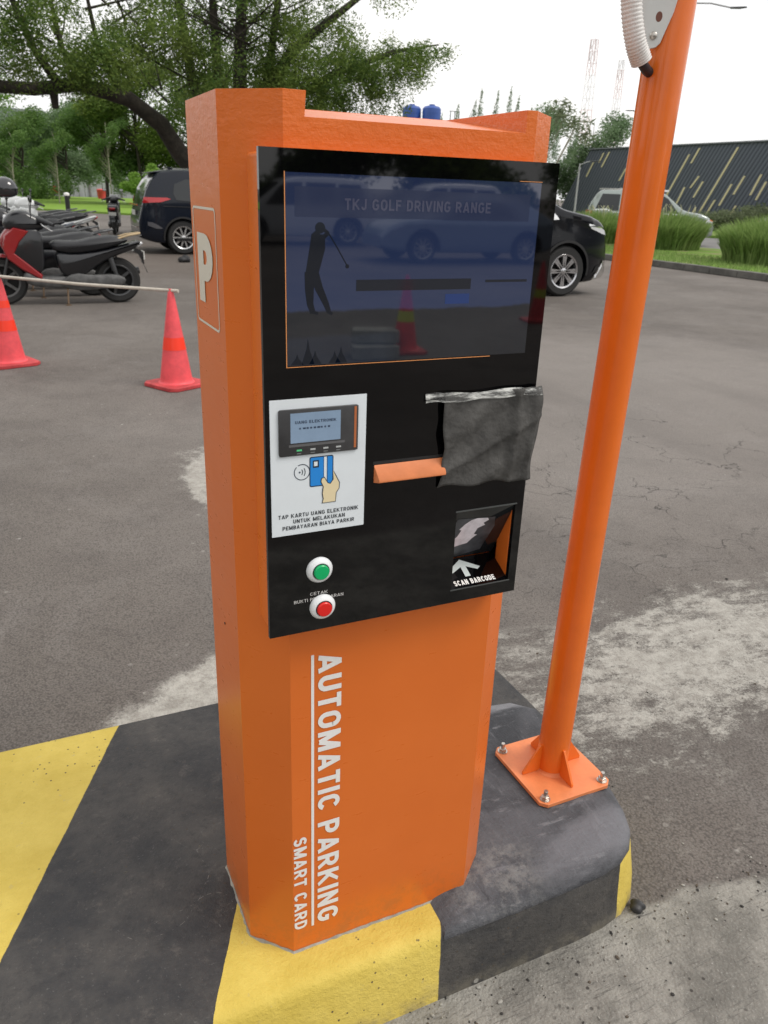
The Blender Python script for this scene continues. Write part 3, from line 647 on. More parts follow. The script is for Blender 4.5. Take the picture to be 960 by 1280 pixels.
TPM = tp.fin(tp.mix(tp.step(tn, .38, .6), (.14, .14, .14), (.72, .73, .70)), .2, Alpha=tp.ma('ADD', tp.ma('MULTIPLY', tp.step(tn, .35, .6), .65), .28))
bm = B(); gv = []
for i in range(31):
    u = i / 30; x = .196 + u * .196; yb = -.0422 - (.0065 if x > .222 else .0065 * max(0, (x - .214) / .008)) - (.004 if x > .36 else 0) * 1
    zt = 1.2315 + .0015 * math.sin(u * 11); zb = 1.2185 + .001 * math.sin(u * 17) + .002 * u
    gv.append([bm.verts.new((x, yb, zt)), bm.verts.new((x, yb - .0022, (zt + zb) / 2)), bm.verts.new((x, yb - .003, zb))])
for a, b in zip(gv, gv[1:]):
    for k_ in range(2): bm.faces.new((a[k_], a[k_ + 1], b[k_ + 1], b[k_]))
tag(obj('tape', bm, TPM, cf, smooth=180), 'strip of shiny clear tape along the top')

# ------------------------------------------------------------ orange post with base plate
PX, PY = .752, .222
P_ = empty('steel_post', 'round orange steel post bolted to the island beside the kiosk', 'post', (PX, PY, .17))
bm = B(); tube(bm, [(0, 0, 0), (.012, 0, .7), (.03, -.002, 1.6), (.05, -.004, 3.0)], .038, 40); obj('pole', bm, ORP, P_, smooth=60)
bm = B(); prism(bm, [(-.088, -.112), (.088, -.112), (.103, -.097), (.103, .097), (.088, .112), (-.088, .112), (-.103, .097), (-.103, -.097)], 'z', 0, .010); bevel(obj('base_plate', bm, ORL, P_), .0012)
for a_ in range(4):
    bm = B(); prism(bm, [(.034, .0105), (.086, .0105), (.086, .018), (.042, .085), (.034, .085)], 'y', -.003, .003); bm.transform(Matrix.Rotation(a_ * PI / 2, 4, 'Z')); bevel(obj('gusset', bm, ORP, P_), .0008)
for sx in (-1, 1):
    for sy in (-1, 1):
        M_ = Matrix.Translation((sx * .084, sy * .093, .010))
        bm = B(); lathe(bm, [(0, 0), (.0125, 0), (.0125, .002), (.0005, .002)], 20, M_); lathe(bm, [(.0005, .002), (.0095, .002), (.0098, .0035), (.0098, .0095), (.0085, .0105), (.0055, .0105)], 6, M_)
        lathe(bm, [(.0052, .010), (.0052, .024), (.0045, .025), (0, .025)], 14, M_); obj('anchor_bolt', bm, STEEL, P_)
bm = B(); lathe(bm, [(.046, .0102), (.040, .013), (.0385, .017)], 32); obj('weld_bead', bm, ORL, P_)
# bracket and conduit near the top of the post
n_ = Vector((-.66, -.75, 0)).normalized(); u_ = Vector((0, 0, 1)).cross(n_)
ax_ = Vector((.772 + .006, .225, 0)) + n_ * .040
MB_ = Matrix((u_, Vector((0, 0, 1)), n_)).transposed().to_4x4(); MB_.translation = ax_
BR = empty('camera_bracket', 'light grey metal bracket with a round hole bolted high on the orange post', 'bracket', (ax_.x, ax_.y, 1.745))
MBl = Matrix.Translation(-Vector((ax_.x, ax_.y, 1.745))) @ MB_
GP = mat('bracket_grey', (.62, .63, .62), .4, var=.04, vs=20)
bp_ = [(-.026, 1.748), (-.022, 1.7455), (-.013, 1.747), (-.006, 1.754), (.009, 1.800), (.020, 1.86), (.020, 2.02), (-.060, 2.02), (-.056, 1.83), (-.040, 1.782), (-.030, 1.755)]
bm = B(); prism(bm, bp_, 'z', .0, .005); bm.transform(MBl); po = obj('bracket_plate', bm, GP, BR)
bevel(po, .0012, 2)
bm = B(); lathe(bm, [(.0, .0050), (.0, .0053), (.0066, .0053), (.0070, .0048)], 24, MBl @ Matrix.Translation((-.014, 1.793, 0)) @ Matrix.Diagonal((.8, 1.15, 1, 1))); obj('bolt_hole', bm, mat('hole_brown', (.16, .06, .04), .6), BR)
bm = B(); lathe(bm, [(0, .005), (.0062, .005), (.0062, .008), (.004, .0105), (0, .0112)], 16, MBl @ Matrix.Translation((-.0190, 1.765, 0))); obj('screw', bm, STEEL, BR, smooth=40)
bm = B(); box(bm, -.026, .004, .005, .04, 1.815, 1.820, MBl); bevel(obj('bracket_flange', bm, GP, BR), .0015)
bm = B(); cp = [Vector((-.068, 1.86, .055)), Vector((-.060, 1.80, .050)), Vector((-.047, 1.752, .042)), Vector((-.032, 1.722, .026)), Vector((-.018, 1.712, .004)), Vector((-.008, 1.708, -.012))]
# corrugated hose sampled along the curve
def cat(P, n):
    P = [P[0] * 2 - P[1]] + P + [P[-1] * 2 - P[-2]]; o = []
    for i in range(1, len(P) - 2):
        for k2 in range(n):
            t = k2 / n; a, b, c, d = P[i - 1:i + 3]
            o.append(.5 * ((2 * b) + (c - a) * t + (2 * a - 5 * b + 4 * c - d) * t * t + (3 * b - a - 3 * c + d) * t ** 3))
    return o + [P[-2]]
path = cat([Vector((-.088, 2.02, .06))] + cp[:4], 26)
tube(bm, path, [.0165 + (.0016 if i % 3 == 1 else 0) for i in range(len(path))], 24); bm.transform(MBl); obj('conduit', bm, mat('white_conduit', (.72, .70, .68), .45), BR, smooth=180)
bm = B(); path = cat([cp[3], Vector((-.026, 1.716, .012)), Vector((-.020, 1.712, -.004)), Vector((-.012, 1.710, -.016))], 8); tube(bm, path, .0085, 16); bm.transform(MBl); obj('cable', bm, INK, BR, smooth=180)

# ------------------------------------------------------------ traffic cones with a bar
CR = mat('cone_red', (.80, .085, .10), .5, var=.14, vs=9, bump=.1, bs=60); CB = mat('cone_band_red', (.95, .045, .015), .3, emit=None); CBY = mat('cone_band_yellow', (.55, .6, .05), .35)
CBASE = mat('cone_base_red', (.50, .05, .055), .6, var=.25, vs=14)
def cone(loc, rz, label, bandm, group, h=.735, bands=((.40, .53),)):
    t = empty('traffic_cone', label, 'traffic cone', loc, rz, group)
    bm = B(); r = lambda z: .130 - (.130 - .022) * (z - .03) / (h - .03)
    lathe(bm, [(.150, .03), (.136, .034), (r(.05), .05)] + [(r(z / 100 * h), z / 100 * h) for z in range(10, 100, 10)] + [(.022, h - .01), (.018, h), (.014, h), (.012, h - .03)], 40); obj('cone_body', bm, CR, t, smooth=50)
    for a, b in bands:
        bm = B(); lathe(bm, [(r(a * h) + .0015, a * h), (r(b * h) + .0015, b * h)], 40); obj('reflective_band', bm, bandm, t, smooth=60)
    bm = B(); c = .05; s = .2; prism(bm, [(-s + c, -s), (s - c, -s), (s, -s + c), (s, s - c), (s - c, s), (-s + c, s), (-s, s - c), (-s, -s + c)], 'z', 0, .032); bevel(obj('cone_base', bm, CBASE, t), .01, 2, 50)
    bm = B(); box(bm, -.012, .012, -.012, .012, h - .01, h + .018); obj('cone_loop', bm, CR, t)
    return t
c1 = cone((.80, 5.33, 0), rad(28), 'red traffic cone beside the kiosk holding the right end of the bar', CB, 'cones holding the bar')
c2 = cone((-.40, 6.52, 0), rad(20), 'red traffic cone at the left edge holding the other end of the bar', CB, 'cones holding the bar', bands=((.40, .52), (.66, .74)))
a_ = Vector((.80, 5.33, .742)); b_ = Vector((-.44, 6.56, .742)); d_ = (a_ - b_).normalized()
bm = B(); tube(bm, [a_ + d_ * .07, (a_ + b_) / 2 - Vector((0, 0, .012)), b_ - d_ * .5], .0125, 12)
tag(obj('barrier_bar', bm, mat('pale_bar', (.55, .50, .43), .6, var=.12, vs=12), smooth=60), 'long pale round bar resting across the two red cones', 'bar')

# ------------------------------------------------------------ shared vehicle materials
TY = mat('tyre_rubber', (.018, .018, .018), .75, bump=.2, bs=90); RIM = mat('alloy_rim', (.6, .6, .6), .25, metal=.8); CHR = mat('chrome', (.75, .75, .75), .12, metal=1)
GL = mat('car_glass', (.015, .018, .02), .04, spec=.6); PLB = mat('dark_trim', (.014, .014, .015), .5); DK = mat('dark_inner', (.006, .006, .006), .9)
REDL = mat('red_lamp', (.45, .015, .02), .12, spec=.8); LAMPW = mat('clear_lamp', (.65, .66, .68), .08, spec=.8); PLATE = mat('number_plate', (.55, .55, .52), .5)

def wheel_geo(R, wd, nsp, parent, loc, yaw, rimr=.68, spoke=.035, rimm=None, two=False, tn='tyre'):
    """wheel about local y axis; outer side is +y"""
    w_ = bpy.data.objects.new('wheel', None); w_.empty_display_size = .1; link(w_, parent); w_.location = loc; w_.rotation_euler = (0, 0, yaw)
    M_ = Matrix.Rotation(-PI / 2, 4, 'X')
    bm = B(); rr = R * rimr
    lathe(bm, [(rr, -wd / 2), (R - .05 * R * 2, -wd / 2), (R - .015, -wd / 2 + .02), (R, -wd / 4), (R, wd / 4), (R - .015, wd / 2 - .02), (R - .1 * R, wd / 2), (rr, wd / 2 - .003), (rr, -wd / 2)], 40, M_); obj(tn, bm, TY, w_, smooth=40)
    bm = B(); lathe(bm, [(rr + .002, -wd * .45), (rr * .93, -wd * .3), (rr * .93, wd * .3), (rr + .002, wd * .46), (rr * .98, wd * .49), (rr * .9, wd * .44), (rr * .88, wd * .2)], 40, M_)
    for i in range(nsp):
        a = 2 * PI * i / nsp
        for da in ((-.09, .09) if two else (0,)):
            Ms = Matrix.Rotation(a + da, 4, 'Y'); v = box(bm, rr * .12, rr * .95, wd * .22, wd * .40, -spoke * .5, spoke * .5, Ms)
    lathe(bm, [(rr * .22, wd * .1), (rr * .22, wd * .38), (rr * .15, wd * .43), (0, wd * .43)], 20, M_)
    obj('rim', bm, rimm or RIM, w_, smooth=35)
    bm = B(); lathe(bm, [(rr * .9, wd * .05), (0, wd * .05)], 24, M_); obj('brake_disc', bm, DK, w_)
    return w_

# ------------------------------------------------------------ cars
def interp(x, pts): return float(np.interp(x, [p[0] for p in pts], [p[1] for p in pts]))
def smooth_prof(pts, n=60):
    xs = np.linspace(pts[0][0], pts[-1][0], n); ys = np.interp(xs, [p[0] for p in pts], [p[1] for p in pts])
    k_ = np.array([1, 2, 3, 2, 1]) / 9; yp = np.pad(ys, 2, mode='edge'); return xs, np.convolve(yp, k_, 'valid')
def car(label, group, paint, top, wheels_x, L0, L1, half=.93, R=.37, belt=1.0, clear=.24, wins=(), wind=None, rearw=None, rimm=None, nsp=10, extras=None, two=False, fronttaper=.30, reartaper=.18, tumble=.19, category='car', name='parked_car'):
    t = empty(name, label, category, (0, 0, 0), 0, group)
    xs, zs = smooth_prof(top, 70)
    def Zt(x): return float(np.interp(x, xs, zs))
    def W(x):
        f = max(0, (x - (L1 - .9)) / .9); r = max(0, ((L0 + .6) - x) / .6)
        return half * (1 - fronttaper * f ** 2.6 - reartaper * r ** 3)
    def Zb(x): return clear + .10 * max(0, (x - L1 + .5) / .5) ** 2 + .12 * max(0, (L0 + .5 - x) / .5) ** 2
    roof = max(zs)
    def Y(x, z):
        w0 = W(x)
        if z > belt: return w0 - tumble * ((z - belt) / (roof - belt)) ** 1.25
        return w0 - .035 * ((z - .72) / .45) ** 2 + (.012 * math.exp(-((z - belt + .06) / .05) ** 2))
    bm = B(); rings = []
    for x in xs:
        zt, zb = Zt(x), Zb(x); ring_ = [(0, zb), (W(x) * .8, zb)]
        for j in range(12):
            u = j / 11; z = zb + .03 + (zt - .07 - zb - .03) * u; ring_.append((Y(x, z) - (.03 if j == 0 else 0), z))
        ye = Y(x, zt - .07)
        ring_ += [(ye - .015, zt - .035), (ye - .05, zt - .012), (ye * .8, zt), (ye * .4, zt + .012), (0, zt + .016)]
        full = [(y, z) for y, z in ring_] + [(-y, z) for y, z in ring_[-2:0:-1]]
        rings.append([bm.verts.new((x, y, z)) for y, z in full])
    for a, b in zip(rings, rings[1:]):
        n = len(a)
        for i in range(n): bm.faces.new((a[i], a[(i + 1) % n], b[(i + 1) % n], b[i]))
    bm.faces.new(rings[0]); bm.faces.new(rings[-1][::-1]); bmesh.ops.recalc_face_normals(bm, faces=bm.faces)
    bo = obj('body', bm, [paint, DK])
    cs = []
    for wx in wheels_x:
        for s in (-1, 1):
            c = B(); lathe(c, [(0, -.2), (R + .055, -.2), (R + .055, .2), (0, .2)], 40, Matrix.Translation((wx, s * (half + .02 - .05), R)) @ Matrix.Rotation(PI / 2, 4, 'X')); cs.append(c)
    boolean(bo, cs); shade(bo.data, 32); bo.parent = t
    for wx in wheels_x:
        for s in (-1, 1):
            wheel_geo(R, .23, nsp, t, (wx, s * (half - .135), R), 0 if s > 0 else PI, rimm=rimm, two=two)
            bm = B(); pr = [(R + .055, 0), (R + .10, 0)]
            for k2 in range(25):
                a = rad(-8 + 196 * k2 / 24); 
                pr_ = [(wx + q_ * math.cos(a), R + q_ * math.sin(a)) for q_ in (R + .045, R + .085)]
                vv = [bm.verts.new((p[0], s * (Y(p[0], p[1]) + .012), p[1])) for p in pr_]
                if k2: bm.faces.new((pv[0], pv[1], vv[1], vv[0]))
                pv = vv
            obj('arch_trim', bm, PLB if group != 'x' else paint, t, smooth=60)
    def side(nm, poly, m, off=.006, ss=(-1, 1), cut=4):
        for s in ss:
            bm = B(); f = bm.faces.new([bm.verts.new((x, 0, z)) for x, z in poly]); bmesh.ops.triangulate(bm, faces=[f])
            bmesh.ops.subdivide_edges(bm, edges=bm.edges, cuts=cut, use_grid_fill=True)
            for v in bm.verts: v.co.y = s * (Y(v.co.x, v.co.z) + off)
            obj(nm, bm, m, t, smooth=180)
    def topq(nm, x0, x1, fy0, fy1, m, off=.012):
        bm = B(); nn = 10; gr = []
        for i in range(9):
            x = x0 + (x1 - x0) * i / 8; zt = Zt(x); fy = fy0 + (fy1 - fy0) * i / 8; row = []
            for j in range(nn + 1):
                v = -1 + 2 * j / nn; ye = Y(x, zt - .07); y = v * ye * fy; zz = zt + .016 - .016 * abs(v * fy) ** 2 - (max(0, abs(v * fy) - .8) / .2) ** 2 * .03
                row.append(bm.verts.new((x, y, zz + off)))
            gr.append(row)
        for a, b in zip(gr, gr[1:]):
            for j in range(nn): bm.faces.new((a[j], a[j + 1], b[j + 1], b[j]))
        bmesh.ops.recalc_face_normals(bm, faces=bm.faces); obj(nm, bm, m, t, smooth=180)
    for wn in wins: side('side_window', wn, GL)
    if wind: topq('windscreen', *wind, GL)
    if rearw: topq('rear_window', *rearw, GL)
    if extras: extras(t, side, topq, Y, Zt, W)
    return t
def place(t, x, y, rz): t.location = (x, y, 0); t.rotation_euler = (0, 0, rz); return t
def paint(name, c, metal=.3): return mat(name, c, .2, metal=metal, coat=.25, spec=.3)
NVY = paint('dark_navy_paint', (.006, .009, .017), 0); BLP = paint('black_paint', (.006, .007, .010)); SIL = paint('silver_green_paint', (.36, .40, .38), .5); WHP = paint('white_paint', (.62, .64, .68), 0); SBL_ = paint('pale_blue_paint', (.30, .36, .46), .4)

def ex_suv(t, side, topq, Y, Zt, W):
    side('tail_lamp', [(-2.24, 1.09), (-1.85, 1.12), (-1.62, 1.185), (-1.70, 1.215), (-2.2, 1.215)], REDL, .010, cut=2)
    side('reflector', [(-2.16, .62), (-1.98, .56), (-1.84, .56), (-1.93, .63), (-2.05, .69), (-2.16, .70)], mat('bumper_lamp_grey', (.10, .10, .11), .2), .010, cut=2)
    side('sill_trim', [(-1.55, .30), (1.0, .30), (1.0, .36), (-1.55, .36)], PLB, .014)
    side('side_skirt_chrome', [(-1.2, .375), (1.0, .375), (1.0, .39), (-1.2, .39)], CHR, .016)
    side('body_crease', [(-1.80, 1.03), (1.6, .99), (1.6, 1.0), (-1.80, 1.045)], PLB, .004)
    side('window_chrome', [(-1.15, 1.10), (1.2, 1.07), (1.2, 1.085), (-1.15, 1.115)], CHR, .010)
    bm = B(); box(bm, -2.36, -2.28, -.5, .5, .56, .58); box(bm, -2.37, -2.30, -.78, .78, .40, .415); obj('rear_chrome', bm, CHR, t)
    bm = B(); box(bm, -2.345, -2.33, -.26, .26, .82, .93); obj('number_plate', bm, PLATE, t)
    bm = B(); prism(bm, [(-2.02, 1.73), (-1.55, 1.80), (-1.55, 1.77), (-2.0, 1.71)], 'y', -.62, .62); bevel(obj('roof_spoiler', bm, NVY, t), .01)
    bm = B(); prism(bm, [(-1.35, 1.82), (-1.47, 1.87), (-1.52, 1.87), (-1.50, 1.80)], 'y', -.02, .02); obj('aerial_fin', bm, NVY, t)
    side('door_gap', [(-1.02, .42), (-1.005, .42), (-1.005, 1.08), (-1.02, 1.08)], DK, .006); side('door_gap', [(-.05, .38), (-.035, .38), (-.035, 1.08), (-.05, 1.08)], DK, .006)
    bm = B(); box(bm, -1.5, 1.0, -.66, -.63, 1.80, 1.84); box(bm, -1.5, 1.0, .63, .66, 1.80, 1.84); obj('roof_rail', bm, CHR, t)
    bm = B()
    box(bm, -2.335, -2.32, -.66, .66, 1.03, 1.06)
    obj('light_bar', bm, REDL, t)
suv = car('dark navy SUV parked under the tree, seen from its right rear quarter beside the kiosk', None, NVY,
    [(-2.33, .50), (-2.32, .95), (-2.27, 1.15), (-2.02, 1.56), (-1.86, 1.755), (-1.4, 1.81), (.2, 1.81), (.7, 1.74), (1.45, 1.15), (2.0, 1.05), (2.3, .9), (2.38, .6)],
    (-1.38, 1.42), -2.33, 2.38, belt=1.10, R=.37, rimm=RIM, nsp=10,
    wins=([(-1.50, 1.17), (-1.02, 1.14), (-1.02, 1.60), (-1.25, 1.61), (-1.52, 1.50), (-1.56, 1.30)], [(-.95, 1.14), (-.10, 1.13), (-.10, 1.66), (-.95, 1.63)], [(0, 1.13), (1.15, 1.12), (.72, 1.60), (.5, 1.66), (0, 1.67)]),
    wind=(.78, 1.42, .86, .92), rearw=(-2.25, -2.00, .86, .80), extras=ex_suv, name='parked_suv', category='SUV')
place(suv, 3.44 + 1.38 + .05, 19.08, rad(-1))
def ex_mpv(t, side, topq, Y, Zt, W):
    side('headlight', [(1.90, 1.06), (2.20, .98), (2.32, .96), (2.26, 1.04), (2.05, 1.10), (1.84, 1.125)], LAMPW, .010, cut=2)
    side('headlight_trim', [(1.84, 1.10), (2.20, 1.065), (2.20, 1.08), (1.84, 1.135)], CHR, .013, cut=2)
    side('quarter_window_frame', [(.55, 1.15), (1.22, 1.19), (1.18, 1.24), (.90, 1.46), (.80, 1.50), (1.06, 1.245), (.55, 1.22)], CHR, .010, cut=3)
    side('bumper_chrome', [(2.06, .25), (2.42, .28), (2.50, .34), (2.38, .37), (2.42, .44), (2.36, .46), (2.42, .54), (2.33, .56), (2.26, .42), (2.16, .30)], CHR, .018, cut=2)
    side('bumper_intake', [(2.06, .36), (2.20, .38), (2.24, .50), (2.12, .47)], DK, .010, cut=2)
    side('body_crease', [(-1.9, .98), (1.9, .93), (1.9, .935), (-1.9, .99)], PLB, .004)
    side('chrome_sill', [(-1.1, .32), (.98, .30), (.98, .325), (-1.1, .345)], CHR, .014)
    side('window_sill_chrome', [(-2.2, 1.15), (.55, 1.16), (.55, 1.18), (-2.2, 1.17)], CHR, .012)
    side('door_gap', [(.50, .38), (.515, .38), (.515, 1.14), (.50, 1.14)], DK, .006)
    side('bonnet_gap', [(1.25, 1.235), (1.9, 1.155), (1.9, 1.148), (1.25, 1.228)], DK, .006)
mpv = car('black people carrier behind the kiosk screen, only its front wheel and nose showing', None, BLP,
    [(-2.5, .45), (-2.48, 1.2), (-2.3, 1.80), (-2.1, 1.90), (.1, 1.92), (.55, 1.84), (1.28, 1.36), (1.95, 1.25), (2.28, 1.13), (2.42, .95), (2.47, .5)],
    (-1.5, 1.45), -2.5, 2.46, belt=1.17, R=.40, clear=.20, nsp=8, two=True, rimm=mat('dark_alloy', (.55, .55, .57), .18, metal=.9),
    wins=([(-2.2, 1.19), (-.2, 1.19), (-.2, 1.72), (-2.1, 1.72)], [(-.1, 1.19), (.50, 1.20), (.50, 1.66), (.25, 1.72), (-.1, 1.72)], [(.58, 1.23), (1.04, 1.25), (.78, 1.48), (.58, 1.62)]),
    wind=(.62, 1.30, .84, .92), extras=ex_mpv, name='parked_van', category='van')
place(mpv, 7.93 - 1.45, 9.93 + .83, rad(0))
def ex_plain(t, side, topq, Y, Zt, W):
    side('headlight', [(2.02, .80), (2.28, .76), (2.30, .84), (2.05, .93)], LAMPW, .010, cut=2)
    side('turn_lamp', [(2.20, .86), (2.29, .83), (2.29, .86), (2.18, .90)], mat('amber_lamp', (.85, .2, .03), .3), .012, cut=1)
    side('tail_lamp', [(-2.30, .92), (-2.02, .96), (-2.02, 1.06), (-2.30, 1.08)], REDL, .010, cut=2)
    side('window_chrome', [(-2.05, 1.07), (-1.52, 1.10), (-1.36, 1.02), (1.1, 1.01), (1.1, 1.035), (-1.33, 1.045), (-1.50, 1.13), (-2.05, 1.10)], CHR, .014)
    bm = B(); box(bm, -1.9, .6, -.70, -.66, 1.80, 1.86); box(bm, -1.9, .6, .66, .70, 1.80, 1.86); obj('roof_rail', bm, CHR, t)
    bm = B(); prism(bm, [(-1.0, 1.80), (-1.12, 1.90), (-1.16, 1.90), (-1.15, 1.80)], 'y', -.015, .015); obj('aerial_fin', bm, SIL, t)
    side('door_gap', [(-.10, .40), (-.085, .40), (-.085, 1.0), (-.10, 1.0)], DK, .006)
    bm = B(); box(bm, 2.34, 2.37, -.5, .5, .55, .75); obj('grille', bm, PLB, t)
sv = dict(top=[(-2.35, .50), (-2.33, 1.0), (-2.2, 1.25), (-1.98, 1.68), (-1.8, 1.80), (-.9, 1.83), (.1, 1.81), (.5, 1.72), (1.25, 1.15), (1.9, 1.06), (2.25, .92), (2.36, .6)], wheels_x=(-1.38, 1.42), L0=-2.35, L1=2.36, belt=1.04, R=.38,
    wins=([(-1.95, 1.14), (-1.5, 1.16), (-1.32, 1.08), (-1.1, 1.08), (-1.1, 1.66), (-1.75, 1.66)], [(-1.02, 1.08), (-.14, 1.08), (-.14, 1.68), (-1.02, 1.68)], [(-.04, 1.08), (1.05, 1.07), (.62, 1.55), (.4, 1.66), (-.04, 1.68)]),
    wind=(.6, 1.22, .86, .92), rearw=(-2.26, -2.05, .84, .8), extras=ex_plain)
s1 = car('silver SUV on the far road, half hidden by the clumps of long grass', None, SIL, **sv, name='parked_suv', category='SUV'); place(s1, 22.3, 24.0, rad(-41)); s1.location.z = .06
s2 = copy_tree(s1); tag(s2, 'silver car nose poking in at the right edge behind the tall grass', 'car'); s2.name = 'parked_car'; s2.location = (29.98, 22.5, .0); s2.rotation_euler = (0, 0, rad(139)); 
# cars across the lane behind the camera, seen mirrored in the screen
s3 = car('pale blue car parked opposite, mirrored large in the dark screen', 'cars mirrored in the screen', SBL_, [(-2.25, .5), (-2.2, .95), (-1.9, 1.08), (-1.2, 1.42), (-.4, 1.50), (.2, 1.46), (1.0, 1.05), (1.8, .93), (2.2, .75), (2.28, .5)], (-1.35, 1.35), -2.25, 2.28, belt=.92, R=.34,
    wins=([(-1.15, .98), (-.2, .96), (-.2, 1.38), (-.75, 1.34)], [(-.12, .96), (.95, .96), (.35, 1.32), (-.12, 1.38)]), wind=(.3, .98, .86, .92), extras=None)
place(s3, 9.75, -16.6, rad(183))
s4 = car('white car parked opposite, mirrored at the left of the dark screen', 'cars mirrored in the screen', WHP, **{**sv, 'extras': None}); place(s4, 7.6, -22.6, rad(186))
s5 = copy_tree(s4); tag(s5, 'white car parked opposite, mirrored in the middle of the dark screen', 'car', 'cars mirrored in the screen'); place(s5, 12.9, -23.8, rad(184))
cone((3.25, -6.25, 0), rad(10), 'red cone with a yellow band, mirrored in the middle of the screen', CBY, 'cones mirrored in the screen', bands=((.42, .56),))
cone((5.90, -7.7, 0), rad(10), 'red cone with a yellow band, mirrored at the right rim of the black panel', CBY, 'cones mirrored in the screen', bands=((.42, .56),))
for i, (x, y, z) in enumerate(((2.82, -6.05, 0), (2.88, -6.18, .13))):
    bm = B(); prism(bm, [(-.2, -.12), (.2, -.12), (.24, .08), (.2, .12), (-.2, .12), (-.24, .08)], 'z', 0, .125); bevel(o := obj('kerb_block', bm, mat('pale_concrete', (.36, .36, .34), .85, var=.2, vs=8)), .012); o.location = (x, y, z); o.rotation_euler = (0, 0, .1 + i * .2)
    tag(o, ('lower pale concrete block mirrored under the cone in the screen', 'upper pale concrete block mirrored under the cone in the screen')[i], 'block')

# ------------------------------------------------------------ scooters
SEAT = mat('seat_vinyl', (.016, .017, .020), .38, bump=.2, bs=150); SRED = mat('scooter_red', (.26, .010, .014), .22, coat=.8); SBLK = mat('scooter_black', (.010, .011, .014), .28, coat=.6); SGR = mat('engine_grey', (.10, .10, .10), .5, metal=.3, var=.3, vs=14)
SBLU = mat('scooter_blue', (.012, .03, .09), .25, coat=.8); SWHT = mat('scooter_white', (.62, .64, .64), .3, coat=.6); SDG = mat('scooter_grey', (.04, .042, .045), .3, coat=.5)
def scooter(label, shield, body, group, tanstrip=False, loc=(0, 0, 0), rz=PI):
    t = empty('motor_scooter', label, 'scooter', loc, rz, group)
    R = .29
    for nm, x in (('front', .75), ('rear', -.64)):
        wheel_geo(R, .09 if nm == 'front' else .11, 5, t, (x, 0, R), 0, rimr=.70, spoke=.035, rimm=SDG if nm == 'rear' else SGR, tn='tyre')
    obj('seat', pillow([(-.82, .815), (-.62, .86), (-.36, .83), (-.20, .79), (-.06, .785), (.10, .79), (.17, .74), (.12, .66), (-.10, .62), (-.45, .67), (-.76, .76)], .145, .07, .03), SEAT, t, smooth=60)
    obj('side_panel', pillow([(.12, .66), (-.12, .63), (-.45, .67), (-.82, .765), (-.94, .80), (-.97, .77), (-.86, .68), (-.62, .60), (-.42, .50), (-.22, .36), (-.02, .33), (.08, .42)], .15, .05, .035), body, t, smooth=50)
    obj('footboard', pillow([(-.05, .36), (.34, .34), (.46, .42), (.52, .36), (.46, .24), (.05, .20), (-.12, .24)], .155, .03, .02), SGR if shield is SRED else SBLK, t, smooth=50)
    obj('engine_case', pillow([(.10, .30), (-.10, .40), (-.30, .37), (-.62, .38), (-.74, .32), (-.70, .24), (-.50, .20), (-.15, .17), (.05, .22)], .05, .02, .015, y0=.12), SGR, t, smooth=50)
    obj('engine_case', pillow([(.05, .30), (-.15, .42), (-.30, .34), (-.35, .20), (-.10, .15)], .09, .02, .015, y0=-.02), SGR, t, smooth=50)
    bm = B(); tube(bm, [(-.15, -.12, .25), (-.35, -.15, .25), (-.45, -.16, .30), (-.95, -.17, .40)], [.03, .035, .05, .048], 14); obj('exhaust', bm, SDG, t, smooth=50)
    # front shield: a folded V panel
    obj('leg_shield', pillow([(.38, .90), (.56, .94), (.67, .85), (.71, .70), (.67, .57), (.52, .44), (.30, .31), (.28, .37), (.44, .52), (.575, .635), (.50, .77)], .16, .025, .018, curve=False), shield, t, smooth=40)
    obj('inner_shield', pillow([(.24, .92), (.46, .92), (.58, .78), (.63, .64), (.50, .50), (.30, .39), (.25, .46), (.23, .70)], .145, .02, .02), SWHT if body is SWHT else SBLK, t, smooth=50)
    obj('front_apron', pillow([(.52, .98), (.62, .95), (.73, .82), (.73, .70), (.66, .62), (.58, .72)], .10, .05, .03), shield, t, smooth=50)
    bm = B()
    for k2 in range(15):
        a = rad(12 + 150 * k2 / 14); r_ = .325
        row = [bm.verts.new((.75 + rr_ * math.cos(a), y, R + rr_ * math.sin(a))) for y, rr_ in ((-.075, r_ - .03), (-.05, r_), (0, r_ + .012), (.05, r_), (.075, r_ - .03))]
        if k2:
            for j in range(4): bm.faces.new((pv[j], pv[j + 1], row[j + 1], row[j]))
        pv = row
    obj('front_mudguard', bm, shield if shield is SRED else body, t, smooth=180)
    bm = B()
    for k2 in range(12):
        a = rad(88 + 80 * k2 / 11); r_ = .34
        row = [bm.verts.new((-.66 + r_ * math.cos(a) - .04, y, R + r_ * math.sin(a) + .02)) for y in (-.06, -.02, .02, .06)]
        if k2:
            for j in range(3): bm.faces.new((pv[j], pv[j + 1], row[j + 1], row[j]))
        pv = row
    obj('rear_mudguard', bm, SDG, t, smooth=180)
    bm = B()
    for s in (-1, 1): tube(bm, [(.58, s * .065, .85), (.75, s * .065, R)], .02, 10)
    obj('fork', bm, SDG, t, smooth=60)
    bm = B(); tube(bm, [(-.56, .10, .62), (-.62, .10, .36)], .028, 10); tube(bm, [(-.56, .10, .58), (-.60, .10, .42)], [.036, .036], 10); obj('rear_shock', bm, SDG, t, smooth=60)
    obj('handlebar_cover', pillow([(.16, .98), (.24, 1.06), (.42, 1.15), (.58, 1.12), (.68, 1.0), (.64, .90), (.42, .88), (.24, .90)], .13, .07, .05), SWHT if body is SWHT else SBLK, t, smooth=60)
    bm = B(); lathe(bm, [(0, 0), (.06, -.01), (.065, -.04)], 20, Matrix.Translation((.66, 0, 1.02)) @ Matrix.Rotation(PI / 2, 4, 'Y')); obj('headlight', bm, LAMPW, t, smooth=60)
